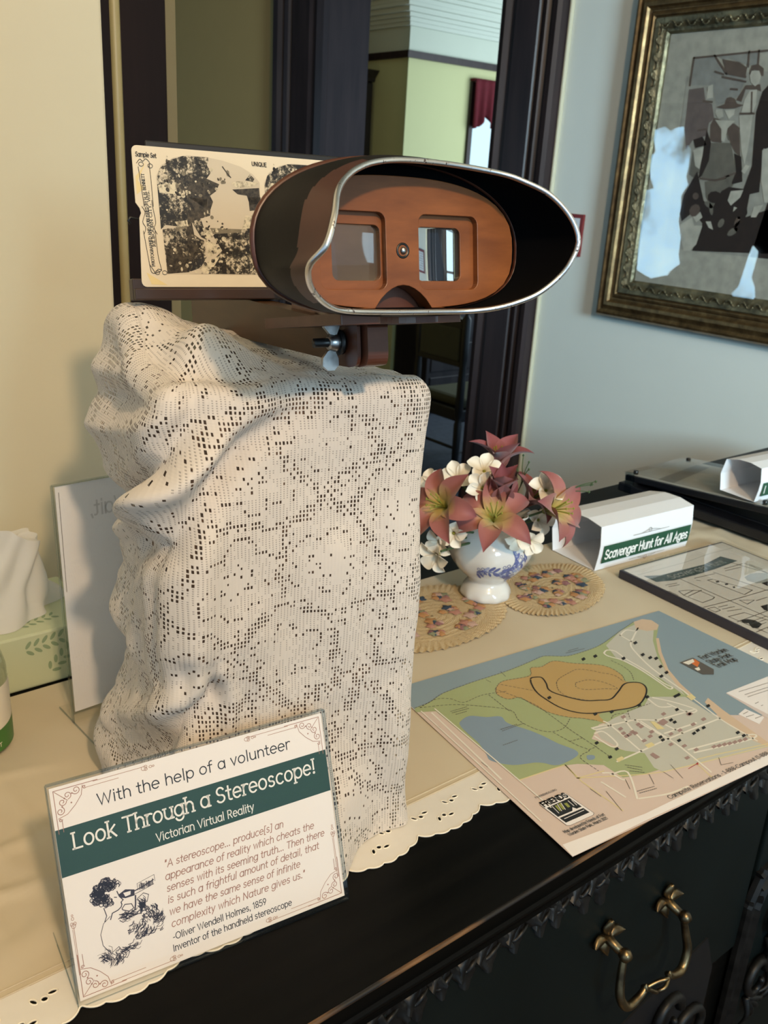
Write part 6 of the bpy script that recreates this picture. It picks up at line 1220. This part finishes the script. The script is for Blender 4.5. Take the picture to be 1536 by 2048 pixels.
for x, y in ((-0.018, 0.049), (0.010, 0.054), (0.024, 0.064), (0.017, 0.043)):
    for k in range(5): a = k * 1.257; s.line([(x + .0042 * math.cos(a) + .0018 * math.cos(q), y + .0042 * math.sin(a) + .0018 * math.sin(q)) for q in (u * .9 for u in range(8))], 0.0007, 0)
m.build('blue_sprigs', ['blue_glaze', 'pale_blue_glaze'], body, fix=False)

# ------------------------------------------------------------------ artificial flowers
def petalmat(name, stops):
    t = NT(name); uv = t.n('UVMap'); sp = t.n('SeparateXYZ', ins={0: uv.outputs[0]}); nz = t.noise(60, 3)
    f = t.m_('ADD', sp.outputs[0], t.m_('MULTIPLY', t.m_('SUBTRACT', nz, 0.5), 0.16)); t.set(col=t.ramp(f, stops), rough=0.65, sheen=0.3); t.bump(t.noise(140, 2), 0.15); return t.m
petalmat('lily_petal', [(0.12, (0.38, 0.35, 0.06)), (0.34, (0.46, 0.30, 0.10)), (0.52, (0.31, 0.10, 0.08)), (1.0, (0.20, 0.045, 0.05))])
petalmat('lily_red', [(0.1, (0.24, 0.08, 0.05)), (0.5, (0.25, 0.06, 0.062)), (1.0, (0.19, 0.038, 0.045))])
petalmat('cream_petal', [(0.05, (0.50, 0.44, 0.24)), (0.3, (0.74, 0.67, 0.54)), (1.0, (0.80, 0.75, 0.66))])
flat('stamen', (0.24, 0.24, 0.03), 0.8); flat('stem_green', (0.05, 0.085, 0.03), 0.7, 0.2, 60)
def basis(d, roll=0.0):
    d = V(*d).normalized(); r = V(0, 0, 1) if abs(d.z) < .9 else V(1, 0, 0); x = d.cross(r).normalized(); y = d.cross(x); return d, x * math.cos(roll) + y * math.sin(roll), y * math.cos(roll) - x * math.sin(roll)
def petals(m, c, d, roll, n, L_, wd, open_, curl, tip, cup=0.25, mat=0, skip=(), lens=None, pw=1.0):
    D, X, Y = basis(d, roll)
    for k in range(n):
        if k in skip: continue
        a = 2 * PI * k / n + 0.16 * math.sin(k * 5.1 + c.x * 900); R_ = X * math.cos(a) + Y * math.sin(a); T_ = Y * math.cos(a) - X * math.sin(a); Lk = L_ * (lens[k] if lens else 1) * (0.95 if k % 2 else 1.0); cu_ = curl * (1 + .75 * math.sin(k * 2.3 + c.y * 700))
        def f(i, j, R_=R_, T_=T_, Lk=Lk, cu_=cu_):
            th = open_ * (0.25 + 0.75 * min(1, i * 1.6)) + cu_ * i * i
            # integrate the bent midrib
            x = y = 0.0; N = 10
            for q in range(N):
                u = i * (q + .5) / N; t2 = open_ * (0.25 + 0.75 * min(1, u * 1.6)) + cu_ * u * u; x += math.sin(t2) * i / N; y += math.cos(t2) * i / N
            w_ = wd * (0.16 * (1 - i) ** 2 + (max(0.0, math.sin(PI * min(1, i * .97 + .03) ** tip)) ** pw)); v_ = (j * 2 - 1)
            nn2 = R_ * (-math.cos(th)) + D * math.sin(th)
            return c + (R_ * x + D * y) * Lk + T_ * (w_ * v_) + nn2 * (cup * w_ * v_ * v_) + nn2 * (-0.05 * w_ * (1 - abs(v_)) * 0)
        m.grid(f, 14, 6, mat, uv=lambda i, j: (i, j))
def stem(c, to, parent):
    MB().tube(spline([V(*to), V(to[0] * .6 + c.x * .4, to[1] * .6 + c.y * .4, to[2] * .45 + c.z * .55), c], 6), 0.0014, 7).build('stem', 'stem_green', parent)
IN = (VX, VY, 0.975)
def lily(label, c, d, L_, roll=0.0, mat='lily_petal', open_=1.15, curl=0.5, wd=0.0165, stam=True, lens=None):
    c = V(*c); d = V(*d).normalized(); root = thing('lily', label, 'flower', c, 'dusty rose artificial lilies in the vase'); base = c - d * L_ * .25; m = MB()
    petals(m, base, d, roll, 6, L_ * 1.12, wd * .98, open_, curl + .25, 1.12, 0.5, 0, (), lens, 1.22); m.build('petals', mat, root, fix=False)
    if stam:
        m = MB(); D, X, Y = basis(d)
        for k in range(7):
            a = k * .9; e = base + D * L_ * .62 + (X * math.cos(a) + Y * math.sin(a)) * .0085; m.tube(spline([base, base + D * L_ * .3 + (X * math.cos(a) + Y * math.sin(a)) * .002, e], 4), .0006, 5); m.lathe([(0, -.0022), (.0011, 0), (0, .0022)], 7, c=e)
        m.build('stamens', 'stamen', root)
    stem(base, IN, root)
TC = V(-0.745, -0.70, 0.36).normalized(); RT = V(0.7836, -0.6187, 0.0)
lily('rose lily with yellow-green throat opening at the front centre of the bouquet', (0.7040, 0.6600, 1.0240), TC + V(0, 0, 0.62), 0.058, 0.52, curl=0.75, open_=1.25, wd=0.0128)
lily('rose lily on the left of the bouquet, partly hidden by the lace cloth', (0.6615, 0.7004, 1.0330), TC - RT * 0.8 + V(0, 0, .35), 0.056, 0.1, curl=0.95, open_=1.2, wd=0.0132)
lily('rose lily facing right at the edge of the bouquet above the white sleeve', (0.7800, 0.6400, 1.0260), TC * .75 + RT * 1.0 + V(0, 0, .25), 0.058, 0.5, curl=0.75, open_=1.15, wd=0.0135)
lily('half-closed dark rose lily standing upright at the middle of the bouquet', (0.7240, 0.6700, 1.0400), V(-.32, -.28, 1), 0.054, 0.4, 'lily_red', open_=0.26, curl=0.05, wd=0.0165, stam=False)
lily('tallest dark rose lily at the back top of the bouquet', (0.7640, 0.7180, 1.0600), V(.02, -.05, 1), 0.056, 0.9, 'lily_red', open_=0.62, curl=0.45, wd=0.0135)
lily('rose lily tucked behind the cream blossoms right of the bouquet centre', (0.7780, 0.6760, 1.0260), TC * .2 + RT * .6 + V(0, 0, .8), 0.050, 0.0, 'lily_red', open_=0.95, curl=0.7, wd=0.0125)
def blossom(label, c, d, L_=0.022, roll=0.0, openv=1.2):
    c = V(*c); d = V(*d).normalized(); root = thing('cream_blossom', label, 'flower', c, 'cream artificial blossoms in the vase'); m = MB()
    petals(m, c - d * .006, d, roll, 5, L_ * 1.05, L_ * .31, openv, 0.45, 1.75, 0.6); m.build('petals', 'cream_petal', root, fix=False)
    m = MB().lathe([(0, 0.0), (0.0018, .001), (0.0018, .004), (0, .0055)], 8, fr=lambda x, y, z, b=basis(d): c - d * .005 + b[0] * z + b[1] * x + b[2] * y); m.build('centre', 'stamen', root); stem(c - d * .008, IN, root)
BL = [('cream blossom at the upper left of the bouquet against the dark doorway', (0.7064, 0.7263, 1.0497), TC - RT * .3 + V(0, 0, .5), .026, .2), ('topmost cream blossom beside the tall dark lily', (0.7249, 0.7029, 1.0640), TC + V(0, 0, .9), .026, .9),
      ('cream blossom directly above the yellow lily throat', (0.7069, 0.6854, 1.0510), TC + V(0, 0, .1), .024, .5), ('cream blossom at the upper right of the bouquet against the pale wall', (0.7844, 0.6578, 1.0440), TC + RT * .3 + V(0, 0, .6), .027, 1.1),
      ('cream blossom drooping left of the vase neck', (0.6585, 0.6961, 0.9905), TC - RT * .5 + V(0, 0, -.5), .022, .3), ('lowest cream blossom beside the lace cloth edge', (0.6400, 0.6800, 0.9850), TC - RT * .6 + V(0, 0, -.7), .026, .7),
      ('cream blossom hanging right of the vase rim', (0.7597, 0.6516, 0.9870), TC + RT * .4 + V(0, 0, -.4), .022, .1), ('cream blossom between the vase and the right-facing lily', (0.7870, 0.6655, 1.0035), TC + RT * .6, .024, .6),
      ('cream blossom at the far left of the bouquet behind the lace edge', (0.6847, 0.7404, 1.0416), TC - RT * .6 + V(0, 0, .4), .025, .4), ('cream blossom tucked under the front lily petals', (0.7347, 0.6490, 0.9960), TC + RT * .2 + V(0, 0, -.5), .020, 0), ('cream blossom beneath the left lily petals', (0.6680, 0.6860, 1.0030), TC - RT * .3 + V(0, 0, -.3), .022, .8)]
for lb, c, d, L_, r in BL: blossom(lb, c, d, L_, r)
# dried dark sprays
def spray(label, c, d):
    c = V(*c); d = V(*d).normalized(); rd = random.Random(int(c.x * 1e4)); m = MB()
    for k in range(5):
        e = c + d * rd.uniform(.018, .030) + V(rd.uniform(-.014, .014), rd.uniform(-.014, .014), rd.uniform(-.004, .012)); m.tube(spline([V(*IN), c, (c + e) / 2 + V(0, 0, .004), e], 5), 0.0006, 5); m.lathe([(0, -.0022), (.0016, 0), (0, .0022)], 7, c=e)
    o = m.build('dried_spray', 'stem_green'); tag(o, label, 'spray')
spray('dark wiry spray of buds behind the upper right cream blossom', (0.775, 0.690, 1.040), (.3, .1, .9)); spray('dark wiry spray of buds above the right-facing lily', (0.800, 0.650, 1.035), (.8, -.4, .4))
